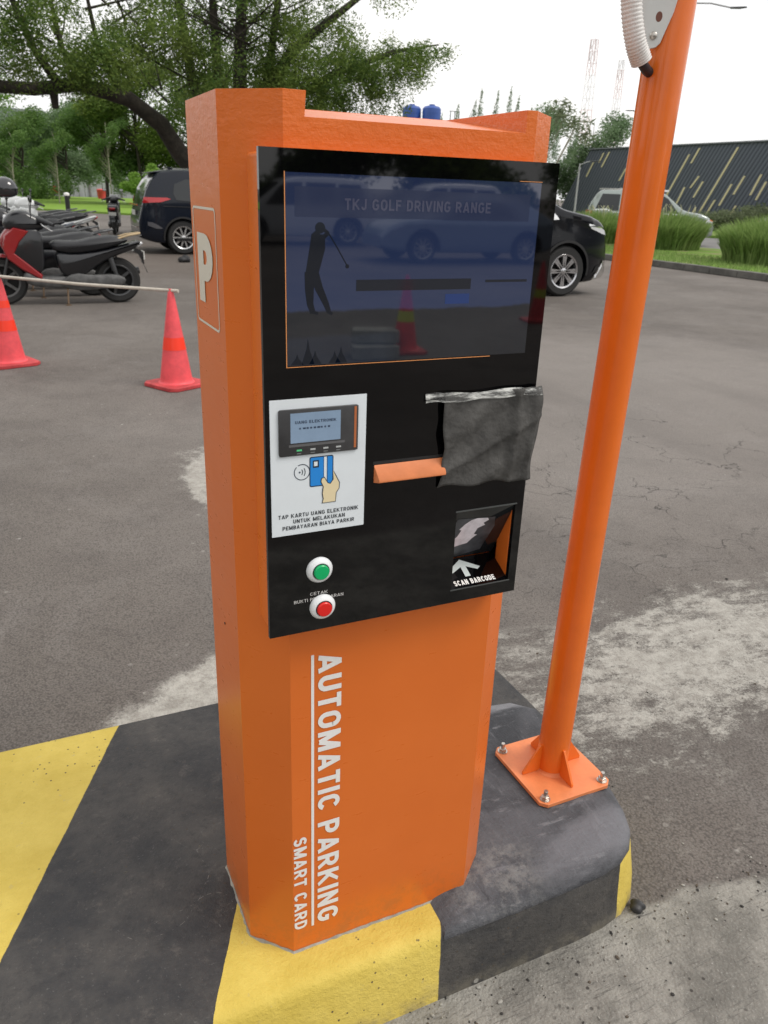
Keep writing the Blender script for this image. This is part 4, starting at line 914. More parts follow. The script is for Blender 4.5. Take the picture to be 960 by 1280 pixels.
    for s in (-1, 1):
        bm = B(); tube(bm, [(.26, s * .08, 1.03), (.18, s * .22, 1.01), (.10, s * .34, .98)], [.045, .028, .020], 12); obj('handgrip', bm, SEAT, t, smooth=60)
        bm = B(); tube(bm, [(.24, s * .14, 1.0), (.22, s * .26, .97), (.12, s * .36, .91)], .008, 8); obj('brake_lever', bm, CHR, t, smooth=60)
        bm = B(); tube(bm, [(.34, s * .14, 1.06), (.33, s * .20, 1.20), (.32, s * .23, 1.24)], .006, 8); mo_ = obj('mirror_stalk', bm, SBLK, t, smooth=60)
        bm = B(); lathe(bm, [(0, .012), (.035, .010), (.055, 0), (.05, -.014), (0, -.018)], 20, Matrix.Translation((.32, s * .25, 1.27)) @ Matrix.Rotation(-PI / 2, 4, 'Y') @ Matrix.Diagonal((.72, 1.1, 1, 1))); obj('mirror', bm, SBLK, t, smooth=60)
        bm = B(); lathe(bm, [(0, .0125), (.048, .0105)], 20, Matrix.Translation((.318, s * .25, 1.27)) @ Matrix.Rotation(-PI / 2, 4, 'Y') @ Matrix.Diagonal((.72, 1.1, 1, 1))); obj('mirror_glass', bm, LAMPW, t)
    obj('tail_lamp', pillow([(-.88, .76), (-.965, .79), (-1.0, .755), (-.93, .71), (-.87, .70)], .09, .03, .02), REDL if not tanstrip else LAMPW, t, smooth=60)
    bm = B()
    for s in (-1, 1): tube(bm, [(-.62, s * .12, .80), (-.80, s * .13, .86), (-.96, s * .07, .885), (-.97, 0, .885)], .013, 8)
    obj('grab_rail', bm, mat('tan_wrap', (.45, .34, .20), .7) if tanstrip else SDG, t, smooth=60)
    bm = B(); box(bm, -1.0, -.985, -.11, .11, .56, .66); obj('number_plate', bm, PLATE, t)
    bm = B(); prism(bm, [(-.90, .70), (-.97, .66), (-1.0, .50), (-.985, .50), (-.93, .62), (-.86, .66)], 'y', -.05, .05); obj('plate_holder', bm, SBLK, t)
    bm = B(); tube(bm, [(.0, .12, .24), (.02, .22, .02)], .011, 8); box(bm, -.01, .05, .19, .25, 0, .012); obj('kickstand', bm, mat('rusty_stand', (.14, .09, .05), .7), t)
    return t
G_ = 'scooters parked in a row on the left'
scooter('black and red scooter in front of the row, white bar crossing before it', SRED, SBLK, G_, True, (.37, 10.36, 0), PI)
spots = [(.12, 11.15, SBLK, SBLK, 'black scooter with a red tail lamp, second in the row from the front'), (.02, 12.0, SDG, SBLU, 'dark blue scooter, third in the row from the front'), (-.10, 12.9, SBLK, SDG, 'dark grey scooter, fourth in the row from the front'),
         (-.05, 15.2, SBLU, SBLU, 'blue black scooter standing apart behind the row of seats, below the black bollard'), (-.35, 16.4, SBLK, SBLK, 'black scooter at the back of the row beside the white scooters')]
for x, y, a, b, l in spots: scooter(l, a, b, G_, False, (x, y, 0), PI + random.uniform(-.06, .06))
wn = [(.68, 18.6, 'white scooter farthest right of the pale row behind the helmet'), (.55, 19.4, 'white scooter in the middle of the pale row behind the helmet'), (.42, 20.2, 'white scooter farthest back in the pale row behind the helmet')]
for x, y, l in wn: scooter(l, SWHT, SWHT, 'white scooters behind the dark row', False, (x, y, 0), PI)
scooter('small black scooter standing alone on its stand left of the navy SUV, seen from behind', SBLK, SBLK, None, False, (2.98, 26.4, 0), rad(80))
# helmet on the front scooter's mirror
bm = B(); bmesh.ops.create_uvsphere(bm, u_segments=28, v_segments=18, radius=.135)
for v in bm.verts:
    v.co.x *= 1.12; v.co.z *= 1.02
    if v.co.z < -.06: v.co.z = -.06 + (v.co.z + .06) * .5
HL = empty('motorcycle_helmet', 'shiny black helmet hung on the mirror of the red and black scooter', 'helmet', (-.22, 10.12, 1.38), rad(150))
H0 = obj('shell', bm, mat('helmet_black', (.012, .013, .016), .12, coat=1), HL, smooth=180)
bm = B(); bmesh.ops.create_uvsphere(bm, u_segments=28, v_segments=18, radius=.140)
for v in bm.verts: v.co.x *= 1.13
bmesh.ops.delete(bm, geom=[v for v in bm.verts if not (v.co.x > .03 and -.06 < v.co.z < .055)], context='VERTS'); obj('visor', bm, mat('visor', (.06, .07, .08), .05), HL, smooth=180)
# small dark rubbish by the SUV wheel
bm = B(); bmesh.ops.create_icosphere(bm, subdivisions=3, radius=.11)
for v in bm.verts: v.co.z = max(-.05, v.co.z * .7); v.co += v.co.normalized() * .03 * math.sin(v.co.x * 40 + v.co.y * 25)
o = obj('wheel_chock', bm, mat('chock_black', (.02, .02, .022), .6), smooth=60); o.location = (3.08, 16.3, .05); tag(o, 'dark lump of rubbish lying on the asphalt before the SUV rear wheel', 'rubbish'); o.name = 'rubbish_lump'
# stone at the end of the island
bm = B(); bmesh.ops.create_icosphere(bm, subdivisions=3, radius=.016)
for v in bm.verts: v.co.z *= .8; v.co += v.co.normalized() * .003 * math.sin(v.co.x * 300 + v.co.y * 190 + v.co.z * 90)
o = obj('stone', bm, mat('dark_stone', (.03, .03, .032), .5, bump=.4, bs=120), smooth=60); o.location = (.792, -.088, .010); tag(o, 'small dark stone lying against the yellow end of the kerb', 'stone')

# ------------------------------------------------------------ foliage generator
def leafmat(name, c1, c2, c3):
    f = NT(name); at = f.t.nodes.new('ShaderNodeAttribute'); at.attribute_name = 'tone'; a = f.noise(.8, 3)
    c = f.mix(at.outputs['Fac'], c1, c2); c = f.mix(f.ma('MULTIPLY', f.step(a, .45, .7), .6), c, c3)
    m = f.fin(c, .6, Specular_IOR_Level=.25)
    tr = f.t.nodes.new('ShaderNodeBsdfTranslucent'); mxs = f.t.nodes.new('ShaderNodeMixShader'); mxs.inputs[0].default_value = .4; f.t.links.new(c, tr.inputs['Color'])
    o = f.t.nodes['Material Output']; f.t.links.new(f.b.outputs[0], mxs.inputs[1]); f.t.links.new(tr.outputs[0], mxs.inputs[2]); f.t.links.new(mxs.outputs[0], o.inputs[0]); return m
def leaves(name, clumps, n, size, m, parent, flat_=.5, droop=0, aspect=.42, shell=.5, origin=(0, 0, 0)):
    """clumps: (x,y,z,rx,ry,rz,weight)"""
    c = np.array(clumps, float); w_ = c[:, 6] / c[:, 6].sum(); idx = RNG.choice(len(c), n, p=w_)
    d = RNG.normal(size=(n, 3)); d /= np.linalg.norm(d, axis=1)[:, None]; r = RNG.random(n) ** shell
    p = c[idx, :3] + d * r[:, None] * c[idx, 3:6]
    u = RNG.normal(size=(n, 3)); u[:, 2] *= flat_; u[:, 2] -= droop; u /= np.linalg.norm(u, axis=1)[:, None]
    v = np.cross(u, RNG.normal(size=(n, 3))); v /= np.linalg.norm(v, axis=1)[:, None]
    s = size * (.6 + .8 * RNG.random(n))[:, None]
    vt = np.empty((n, 4, 3)); vt[:, 0] = p - u * s * .5; vt[:, 1] = p + v * s * aspect * .5; vt[:, 2] = p + u * s * .5; vt[:, 3] = p - v * s * aspect * .5
    vt -= np.array(origin)
    me = bpy.data.meshes.new(name); me.vertices.add(n * 4); me.vertices.foreach_set('co', vt.ravel()); me.loops.add(n * 4); me.loops.foreach_set('vertex_index', np.arange(n * 4)); me.polygons.add(n)
    me.polygons.foreach_set('loop_start', np.arange(n) * 4); me.polygons.foreach_set('loop_total', np.full(n, 4)); me.update()
    a = me.attributes.new('tone', 'FLOAT', 'FACE'); tone = np.clip(RNG.random(n) * .7 + (RNG.random(len(c))[idx] - .3) * .5, 0, 1); a.data.foreach_set('value', tone)
    me.materials.append(m); o = bpy.data.objects.new(name, me); link(o, parent); return o
BK = mat('dark_bark', (.045, .038, .03), .9, var=.4, vs=6, bump=.8, bs=14, bdist=.03); BKP = mat('pale_bark', (.30, .28, .22), .9, var=.3, vs=8)
LF1 = leafmat('leaf_big_tree', (.065, .13, .028), (.21, .29, .06), (.16, .20, .045)); LF2 = leafmat('leaf_mid', (.085, .165, .045), (.18, .30, .08), (.13, .20, .05)); LF3 = leafmat('leaf_bright', (.14, .27, .045), (.26, .42, .08), (.20, .33, .06))
LF4 = leafmat('leaf_far', (.13, .21, .10), (.22, .31, .16), (.16, .23, .12)); LF5 = leafmat('leaf_olive', (.13, .17, .09), (.24, .27, .16), (.16, .19, .11))  # leaf_far greens are lightened to put distance haze into the colour
def tree(label, x, y, h, cr_, n, size, lm, cat_='tree', group=None, trunk_h=None, tr=.16, nclump=14, name='leafy_tree', bk=None, low=.25, droop=.15, squash=1.0, seed=0):
    rn = random.Random(seed + int(x * 13 + y * 7)); t = empty(name, label, cat_, (x, y, 0), 0, group); bm = B(); cl = []
    th = trunk_h or h * .45
    tube(bm, [(0, 0, -.1), (rn.uniform(-.1, .1), 0, th * .5), (rn.uniform(-.2, .2), rn.uniform(-.2, .2), th), (0, 0, h * .9)], [tr, tr * .8, tr * .6, tr * .12], 10)
    for i in range(nclump):
        a = 2 * PI * i / nclump + rn.uniform(-.4, .4); z = h * (low + (1 - low) * (i + rn.random()) / nclump * .95) - .3; rr_ = cr_ * math.sqrt(max(.15, 1 - ((z / h - .55) / .55) ** 2)) * rn.uniform(.45, .85)
        px_, py_ = rr_ * math.cos(a), rr_ * math.sin(a); s = cr_ * rn.uniform(.28, .45) * (1.2 - .4 * z / h)
        cl.append((px_, py_, z, s, s, s * .75 * squash, s ** 2)); tube(bm, [(0, 0, min(th, z * .7)), (px_ * .5, py_ * .5, z * .85), (px_, py_, z)], [tr * .35, tr * .22, tr * .06], 6)
    obj('trunk', bm, bk or BK, t, smooth=60); leaves('crown', cl, n, size, lm, t, droop=droop); return t

# ------------------------------------------------------------ the big tree over the car park
TR = empty('spreading_tree', 'large old tree with a long low curved limb spreading over the navy SUV', 'tree', (6.6, 24.2, 0)); O_ = Vector((6.6, 24.2, 0))
bm = B()
def T_(pts, rs, n=12): tube(bm, [Vector(p) - O_ for p in pts], rs, n)
T_([(6.6, 24.2, -.2), (6.35, 24.3, 1.0), (6.3, 24.3, 2.2), (6.5, 24.2, 3.8), (6.6, 24.1, 6.0), (7.0, 24.0, 9.5)], [.50, .42, .34, .22, .15, .05], 16)
T_([(6.2, 24.3, 1.0), (5.35, 24.35, 1.7), (4.72, 24.4, 2.35), (4.2, 24.1, 3.05), (3.3, 23.7, 3.60), (2.05, 23.35, 3.83), (.9, 22.95, 3.60), (-.4, 22.5, 3.55), (-2, 22, 3.8)], [.36, .30, .26, .23, .20, .18, .16, .14, .08], 12)
T_([(1.5, 23.1, 3.78), (1.0, 23.0, 4.5), (.6, 22.9, 5.6), (.2, 22.9, 7)], [.12, .09, .07, .03], 8)
T_([(2.3, 23.4, 3.85), (1.7, 23.4, 4.6), (1.45, 23.3, 6.2)], [.11, .08, .03], 8)
T_([(3.1, 23.6, 3.7), (2.6, 23.4, 4.6), (2.3, 23.2, 6.5)], [.09, .07, .03], 8)
T_([(1.35, 23.0, 3.65), (1.35, 22.9, 3.2)], [.12, .08], 8)
T_([(6.3, 24.3, 2.0), (5.2, 24.4, 4.2), (4.9, 24.4, 6.4), (4.6, 24.4, 9)], [.26, .15, .11, .04], 10)
T_([(6.4, 24.3, 2.4), (5.9, 24.2, 4.4), (5.8, 24.1, 6.4), (5.6, 24.1, 9)], [.24, .14, .10, .04], 10)
T_([(6.6, 24.2, 2.8), (7.3, 24.0, 4.4), (7.6, 23.8, 6.4), (7.9, 23.8, 9)], [.20, .13, .09, .04], 10)
T_([(6.5, 24.2, 2.4), (7.6, 23.6, 3.7), (9.0, 23.0, 4.6), (10.5, 22.2, 5.2), (11.6, 21.6, 5.4)], [.2, .15, .1, .06, .02], 10)
T_([(6.5, 24.2, 3.0), (8.0, 23.8, 5.2), (9.8, 23.2, 6.6), (11.8, 22.6, 7.4)], [.2, .15, .08, .03], 10)
for i in range(46):
    a = random.uniform(0, 2 * PI); r_ = random.uniform(1, 5); z0 = random.uniform(3.6, 6)
    p0 = Vector((random.uniform(1.5, 9), 23.8, z0)); T_([p0, p0 + Vector((math.cos(a) * r_ * .4, math.sin(a) * .8, .5)), p0 + Vector((math.cos(a) * r_ * .8, math.sin(a) * 1.5, 1.3))], [.035, .022, .008], 5)
bmesh.ops.recalc_face_normals(bm, faces=bm.faces); obj('trunk', bm, BK, TR, smooth=60)
cl = []
rn = random.Random(5)
for i in range(230):
    x = rn.uniform(-3.5, 11.2); f = (x + 3.5) / 14.7
    zlo = 3.9 if x < 4 else (3.4 if x < 8.8 else 3.7 + (x - 8.8) * .35); z = zlo + abs(rn.gauss(0, 1)) * 2.0
    if x > 9.3 and z > 5.3 + (x - 9.3) * .1 and rn.random() < .75: continue
    y = 23.9 - .12 * abs(x - 6) * 2 + rn.uniform(-2.2, 2.2); s = rn.uniform(.22, .75)
    cl.append((x, y, z, s * 1.15, s * 1.1, s * 1.0, s ** 1.8))
for i in range(38):  # dense dark heart above the kiosk
    cl.append((rn.uniform(4.2, 9.4), rn.uniform(22.5, 25.5), rn.uniform(4.6, 9), .8, .8, .6, .55))
for i in range(60):
    x = rn.uniform(6.8, 10.9); cl.append((x, rn.uniform(21.5, 24), rn.uniform(3.35, 5.0) + max(0, x - 9.8) * .35, .45, .5, .45, .16))
for i in range(46):  # drooping sprays at the right end
    x = rn.uniform(8.2, 11.9); z = 5.25 - (11.9 - x) * .05 - abs(rn.gauss(0, .55)) * (12.6 - x) * .42; cl.append((x, 22 + rn.uniform(-1, 1), max(3.6, z), .32, .4, .26, .055))
for i in range(22): cl.append((rn.uniform(-.5, 3.2), 22.8 + rn.uniform(-1, 1), rn.uniform(3.5, 4.6), .5, .5, .3, .12))
leaves('crown', cl, 175000, .092, LF1, TR, droop=.45, aspect=.34, shell=.6, origin=O_)

# ------------------------------------------------------------ lawn, kerb, fence, background trees
gl = NT('lawn_grass'); gn = gl.noise(.5, 4); gf = gl.noise(14, 5, .8)
LAWN = gl.fin(gl.mix(gl.step(gn, .3, .7), gl.mix(gf, (.13, .24, .035), (.20, .33, .055)), gl.mix(gf, (.17, .27, .05), (.24, .36, .07))), .95, Specular_IOR_Level=.1)
vl = NT('verge_grass'); vn = vl.noise(1.2, 5, .7); vf = vl.noise(25, 5, .8)
VERGE = vl.fin(vl.mix(vl.step(vn, .48, .66), vl.mix(vf, (.09, .17, .03), (.19, .30, .06)), vl.mix(vf, (.20, .15, .10), (.32, .25, .17))), .95, Specular_IOR_Level=.1)
def sheet(name, poly, z, m, label, thick=.0, cat='ground'):
    bm = B(); f = bm.faces.new([bm.verts.new((x, y, z)) for x, y in poly]); 
    if f.normal.z < 0 or True: bmesh.ops.recalc_face_normals(bm, faces=[f])
    if thick:
        prism(bm, poly, 'z', z - thick, z - .0005); bmesh.ops.delete(bm, geom=[f], context='FACES_ONLY')
    return tag(obj(name, bm, m), label, cat, kind='structure')
sheet('lawn', [(-60, 66), (-6, 55), (3.45, 44.6), (7, 40.2), (13, 33.5), (20, 46), (34, 84), (-60, 84)], .09, LAWN, 'bright green mown lawn beyond the car park', .09)
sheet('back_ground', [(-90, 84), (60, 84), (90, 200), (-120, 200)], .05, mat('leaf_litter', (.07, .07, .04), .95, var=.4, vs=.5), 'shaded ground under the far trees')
KC = mat('kerb_concrete', (.12, .115, .105), .9, var=.3, vs=3, bump=.4, bs=20)
bm = B()
for i in range(30):
    y0 = 1 + i * .8; box(bm, 14.42, 14.62, y0 + .004, y0 + .796, 0, .15 + random.uniform(-.004, .004))
ko = obj('kerb', bm, KC); bevel(ko, .015, 2, 50); tag(ko, 'long low concrete kerb along the grass verge', 'kerb', kind='structure')
sheet('grass_verge', [(14.62, 1), (21.5, 1), (22.4, 13), (20.8, 20.8), (18.8, 24.9), (14.62, 25)], .13, VERGE, 'strip of patchy grass behind the kerb', .12)
RDM = mat('far_road_asphalt', (.17, .165, .16), .9, var=.15, vs=.6)
sheet('far_road', [(21.5, -6), (33.5, -6), (33.5, 22), (29, 30), (20, 44), (14.7, 40), (18.8, 24.95), (20.8, 20.8), (22.4, 13)], .006, RDM, 'far road beyond the grass verge')
sheet('far_verge', [(33.5, -6), (39.3, -6), (39.3, 54), (29, 56), (24, 44), (29, 30), (33.5, 22)], .12, VERGE, 'narrow grass verge in front of the dark building', .11)
# ornamental long grass clumps
def grass_clump(label, x, y, r, h, n, base=.13, tip=True, lm=None):
    t = empty('grass_clump', label, 'ornamental grass', (x, y, base), 0, 'clumps of long grass on the verge')
    me = bpy.data.meshes.new('blades'); V = []; F = []
    for i in range(n):
        a = RNG.random() * 2 * PI; q_ = math.sqrt(RNG.random()); bx, by = q_ * r[0] * math.cos(a), q_ * r[1] * math.sin(a)
        out_ = .25 + .75 * q_; ln = h * (.55 + .65 * RNG.random()) * (1 - .25 * q_ * q_); aa = a + RNG.normal() * .7; lx, ly = math.cos(aa) * out_ * ln * .45, math.sin(aa) * out_ * ln * .45; wd = .014 + .012 * RNG.random(); ph_ = RNG.random() * PI
        wx, wy = math.cos(ph_) * wd, math.sin(ph_) * wd; k0 = len(V)
        for tt in (0, .4, .75, 1):
            cx2 = bx + lx * tt ** 1.8; cy2 = by + ly * tt ** 1.8; cz2 = ln * (tt - .18 * tt ** 3 * out_); ww = 1 - tt ** 2 * .9
            V += [(cx2 - wx * ww, cy2 - wy * ww, cz2), (cx2 + wx * ww, cy2 + wy * ww, cz2)]
        for j in range(3): F.append((k0 + 2 * j, k0 + 2 * j + 1, k0 + 2 * j + 3, k0 + 2 * j + 2))
    me.from_pydata(V, [], F); at = me.attributes.new('tone', 'FLOAT', 'FACE'); at.data.foreach_set('value', np.repeat(RNG.random(n), 3)); me.materials.append(lm or LG); o = bpy.data.objects.new('blades', me); link(o, t)
    if tip:
        bm = B(); bm.from_mesh(me); me.materials.append(mat('seed_head', (.42, .42, .26), .9)); k9 = len(bm.faces)
        for i in range(16):
            a = RNG.random() * 2 * PI; rr_ = RNG.random() * .7; p = Vector((r[0] * rr_ * math.cos(a), r[1] * rr_ * math.sin(a), h * .7)); tube(bm, [p, p + Vector((random.uniform(-.1, .1), random.uniform(-.1, .1), h * .36)), p + Vector((random.uniform(-.16, .16), random.uniform(-.1, .1), h * .5))], [.006, .014, .005], 5, mi=1)
        bm.to_mesh(me); bm.free()
    return t
LG = leafmat('leaf_long_grass', (.15, .25, .06), (.31, .42, .14), (.26, .32, .12))
grass_clump('long green grass clump left of the orange post, in front of the silver SUV tail', 18.6, 22.3, (1.5, 1.2), 1.0, 7500)
grass_clump('long green grass clump just right of the orange post, before the silver SUV bonnet', 18.8, 19.3, (1.25, 1.0), 1.1, 8000)
grass_clump('big dark green grass clump at the right edge of the photo', 17.5, 13.9, (1.25, 1.15), 1.12, 8500)
grass_clump('tall pale grass clump behind the big one at the right edge', 19.8, 14.8, (1.4, 1.2), 1.15, 6000)
grass_clump('low grass tuft on the verge left of the silver SUV, behind the black van', 16.6, 23.2, (.9, .8), .8, 3500, tip=False)
tree('low olive shrub at the foot of the dark building right of the silver SUV', 37.2, 33.5, 1.6, 2.3, 9000, .16, LF5, 'shrub', None, .4, .05, name='low_shrub', low=.2, squash=.8)
tree('low olive shrub at the foot of the dark building, right one of the two', 36.2, 28.5, 1.3, 2.3, 7000, .16, LF2, 'shrub', None, .4, .05, name='low_shrub', low=.2, squash=.8)
# scattered verge grass tufts
me = None
V, F = [], []
for i in range(9000):
    x = RNG.uniform(14.65, 17.5); y = RNG.uniform(6, 24); a = RNG.random() * PI; h_ = RNG.uniform(.04, .12); wx, wy = math.cos(a) * .012, math.sin(a) * .012; k0 = len(V)
    V += [(x - wx, y - wy, .125), (x + wx, y + wy, .125), (x + RNG.normal() * .03, y + RNG.normal() * .03, .13 + h_)]; F.append((k0, k0 + 1, k0 + 2))
me = bpy.data.meshes.new('verge_blades'); me.from_pydata(V, [], F); at = me.attributes.new('tone', 'FLOAT', 'FACE'); at.data.foreach_set('value', RNG.random(len(F))); me.materials.append(LG); tag(link(bpy.data.objects.new('verge_blades', me)), 'short grass blades growing on the verge by the kerb', 'grass', kind='stuff')

# fence at the back
FP = mat('fence_sheet', (.38, .40, .40), .7, var=.18, vs=1.5)
fe = empty('sheet_fence', 'pale grey metal sheet fence along the far side of the lawn', 'fence', (0, 86, .05))
bm = B()
for i in range(0, 96):
    x0 = -16 + i * .55; box(bm, x0, x0 + .5, 0, .03 + .04 * (i % 2), 0, 2.0 + random.uniform(-.04, .04))
obj('sheet_panel', bm, FP, fe)
for i in range(0, 18):
    bm = B(); box(bm, -16 + i * 3, -15.9 + i * 3, -.1, -.005, 0, 2.15); obj('fence_post', bm, mat('fence_post', (.14, .13, .12), .8), fe)
bm = B(); box(bm, -16, 37, -.06, -.008, 1.5, 1.56); obj('fence_rail', bm, FP, fe)
# bollard
bl_ = empty('bollard', 'short black bollard with a white cap at the near edge of the lawn', 'bollard', (2.5, 38.4, 0)); bm = B(); tube(bm, [(0, 0, 0), (0, 0, .88)], .10, 16); obj('bollard_post', bm, PLB, bl_, smooth=60)
bm = B(); lathe(bm, [(.11, .88), (.12, .93), (.10, .99), (.0, 1.02)], 16); obj('bollard_cap', bm, WH, bl_, smooth=60)
# far tiny red scooter and red bin by the fence
scooter('tiny red scooter parked against the far fence', SRED, SBLK, None, False, (5.0, 80, .09), rad(200))
bm = B(); lathe(bm, [(0, .0), (.35, 0), (.42, .7), (.44, .72), (.36, .80), (0, .82)], 20); o = obj('litter_bin', bm, CR, smooth=40); o.location = (8.3, 78, .09); tag(o, 'small red bin on the grass before the far fence', 'bin')
# distant grey building roof
gb = empty('distant_building', 'grey building with a sloping roof rising above the trees at far left', 'building', (2, 125, 0)); bm = B(); box(bm, -12, 6.2, -4, 10, 0, 8.2); obj('wall', bm, mat('far_wall', (.33, .35, .36), .9, var=.1, vs=.3), gb)
bm = B(); prism(bm, [(-13, 8.2), (7, 8.2), (4.6, 9.7), (-13, 10.2)], 'y', -4.5, 10.5); obj('roof', bm, mat('far_roof', (.26, .28, .30), .8, var=.1, vs=.3), gb)
# background trees on the left, beyond lawn and fence
BT = 'trees beyond the lawn'
TL = [(-5.5, 60, 9, 4.8, LF2, 26000, .2, 'mid green tree at the left edge beyond the lawn'), (-1.6, 66, 8.2, 4.4, LF3, 20000, .2, 'light green tree between the left edge and the grey building'), (1.8, 70, 6.8, 3.6, LF2, 20000, .2, 'mid green tree below the grey building roof'),
      (5.2, 74, 7.5, 3.8, LF4, 20000, .22, 'soft green tree over the left part of the far fence'), (6.9, 62, 7.8, 3.4, LF2, 22000, .2, 'airy tree with a thin pale trunk above the lone scooter'), (9.0, 60, 9.5, 4.0, LF1, 26000, .2, 'dark green tree behind the curved limb'),
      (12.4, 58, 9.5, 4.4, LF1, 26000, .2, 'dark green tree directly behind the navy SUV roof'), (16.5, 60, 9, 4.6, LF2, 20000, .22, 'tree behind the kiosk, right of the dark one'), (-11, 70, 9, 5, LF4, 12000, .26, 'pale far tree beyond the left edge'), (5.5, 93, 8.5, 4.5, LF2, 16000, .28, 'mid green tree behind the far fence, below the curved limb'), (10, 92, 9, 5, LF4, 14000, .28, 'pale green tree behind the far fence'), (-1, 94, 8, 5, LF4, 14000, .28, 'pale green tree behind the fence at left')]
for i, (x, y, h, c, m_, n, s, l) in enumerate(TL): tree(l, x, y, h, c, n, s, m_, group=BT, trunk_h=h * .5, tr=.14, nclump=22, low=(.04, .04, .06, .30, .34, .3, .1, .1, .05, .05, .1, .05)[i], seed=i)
tree('bright young green bush at the edge of the lawn left of the navy SUV', 8.0, 52, 2.9, 1.35, 9000, .14, LF3, 'bush', None, .8, .05, name='young_bush', nclump=12, low=.12)
# slim pale stems in front of the far trees
for i, (x, y, h) in enumerate(((-3.2, 56.5, 4.6), (-1.0, 57, 5.0), (.9, 57, 4.6), (3.4, 57.5, 4.8), (6.6, 57, 5.6))):
    tree(('slender sapling with a pale stem, leftmost of the five before the far trees', 'slender sapling with a pale stem, second from the left before the far trees', 'slender sapling with a pale stem, middle one before the far trees', 'slender sapling with a pale stem, fourth from the left before the far trees', 'slender sapling with a pale stem, rightmost, left of the lone scooter')[i], x, y, h, 1.5, 5500, .14, LF2, 'sapling', 'slender saplings at the back of the lawn', h * .8, .045, nclump=26, name='sapling', bk=BKP, low=.25)
# right background trees, left of the dark building
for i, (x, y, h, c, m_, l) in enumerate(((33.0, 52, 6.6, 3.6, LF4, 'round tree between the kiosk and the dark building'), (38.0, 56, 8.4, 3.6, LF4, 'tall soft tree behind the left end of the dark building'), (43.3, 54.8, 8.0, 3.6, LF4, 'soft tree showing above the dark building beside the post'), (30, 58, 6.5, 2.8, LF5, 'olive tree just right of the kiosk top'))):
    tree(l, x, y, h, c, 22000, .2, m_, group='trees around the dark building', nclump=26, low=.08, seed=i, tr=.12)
# slim young tree with airy leaves in front of the building
yt = empty('young_tree', 'slim young tree with pale forked stems and a few airy leaves right of the kiosk', 'tree', (16.6, 23.2, .13)); bm = B()
tube(bm, [(0, 0, 0), (.1, 0, 1.3), (.55, -.2, 2.6), (1.0, -.3, 3.6)], [.05, .045, .03, .012], 8); tube(bm, [(.02, 0, .9), (-.15, .1, 2.0), (-.3, .1, 2.7)], [.035, .03, .012], 8); tube(bm, [(.1, 0, 1.3), (.2, .1, 2.5), (.75, 0, 3.9)], [.03, .02, .008], 6)
obj('trunk', bm, BKP, yt, smooth=60); leaves('crown', [(.9, -.3, 3.7, .75, .75, .5, 1), (.6, 0, 4.1, .5, .5, .35, .6), (1.3, -.5, 3.3, .35, .35, .3, .3)], 420, .24, LF5, yt, aspect=.22)
# bamboo tips above the kiosk
bt = empty('bamboo_clump', 'feathery bamboo tips showing above the kiosk top', 'bamboo', (21, 33, 0)); bm = B(); cl = []
for i in range(11):
    x = -2.9 + i * .60 + random.uniform(-.25, .25); h = 5.1 + .9 * math.exp(-((x + .3) / 1.6) ** 2) + random.uniform(-.25, .25); lean = random.uniform(.1, .8)
    # laid out across the clump's own width
    bx, by = x * .77, -x * .64
    tube(bm, [(bx * .4, by * .4, 0), (bx * .8, by * .8, 2.8), (bx, by, h * .85), (bx + lean * .5, by, h)], [.035, .03, .015, .004], 6)
    for j in range(30): tt = j / 30; cl.append((bx + lean * .5 * tt, by, h * (.6 + .4 * tt), (.34 * (1.1 - tt)), (.34 * (1.1 - tt)), .14, .2 * (1.15 - tt)))
obj('trunk', bm, BKP, bt, smooth=60); leaves('crown', cl, 9000, .15, LF4, bt, aspect=.16, droop=-.9)

# ------------------------------------------------------------ dark building with slanted ribs
bd = NT('ribbed_cladding'); yy = bd.ma('ADD', bd.y, bd.ma('MULTIPLY', bd.z, .62)); rib = bd.ma('FRACT', bd.ma('DIVIDE', yy, .30))
ribh = bd.step(bd.ma('ABSOLUTE', bd.ma('SUBTRACT', rib, .5)), .18, .28)
bd.bump(ribh, 1.0, .05); CLAD = bd.fin(bd.mix(ribh, (.065, .074, .098), (.115, .128, .16)), .6, Specular_IOR_Level=.3)
db = empty('dark_building', 'long dark grey ribbed building with slanted yellow strips', 'building', (39.5, 30, 0))
bm = B(); y1t, y1b = 50.0 - 30, 53.4 - 30
vs_ = [(0, -60, 0), (0, y1b, 0), (0, y1t, 4.85), (0, -60, 4.85)]
A_ = [bm.verts.new(p) for p in vs_]; C_ = [bm.verts.new((14, p[1], p[2])) for p in vs_]; bm.faces.new(A_); bm.faces.new(C_[::-1])
for i in range(4): bm.faces.new((A_[i], A_[(i + 1) % 4], C_[(i + 1) % 4], C_[i]))
bmesh.ops.recalc_face_normals(bm, faces=bm.faces); obj('wall', bm, CLAD, db)
bm = B(); box(bm, -.12, 14.5, -60.3, y1t + .1, 4.855, 4.93); obj('roof', bm, mat('roof_edge', (.16, .17, .19), .5), db)
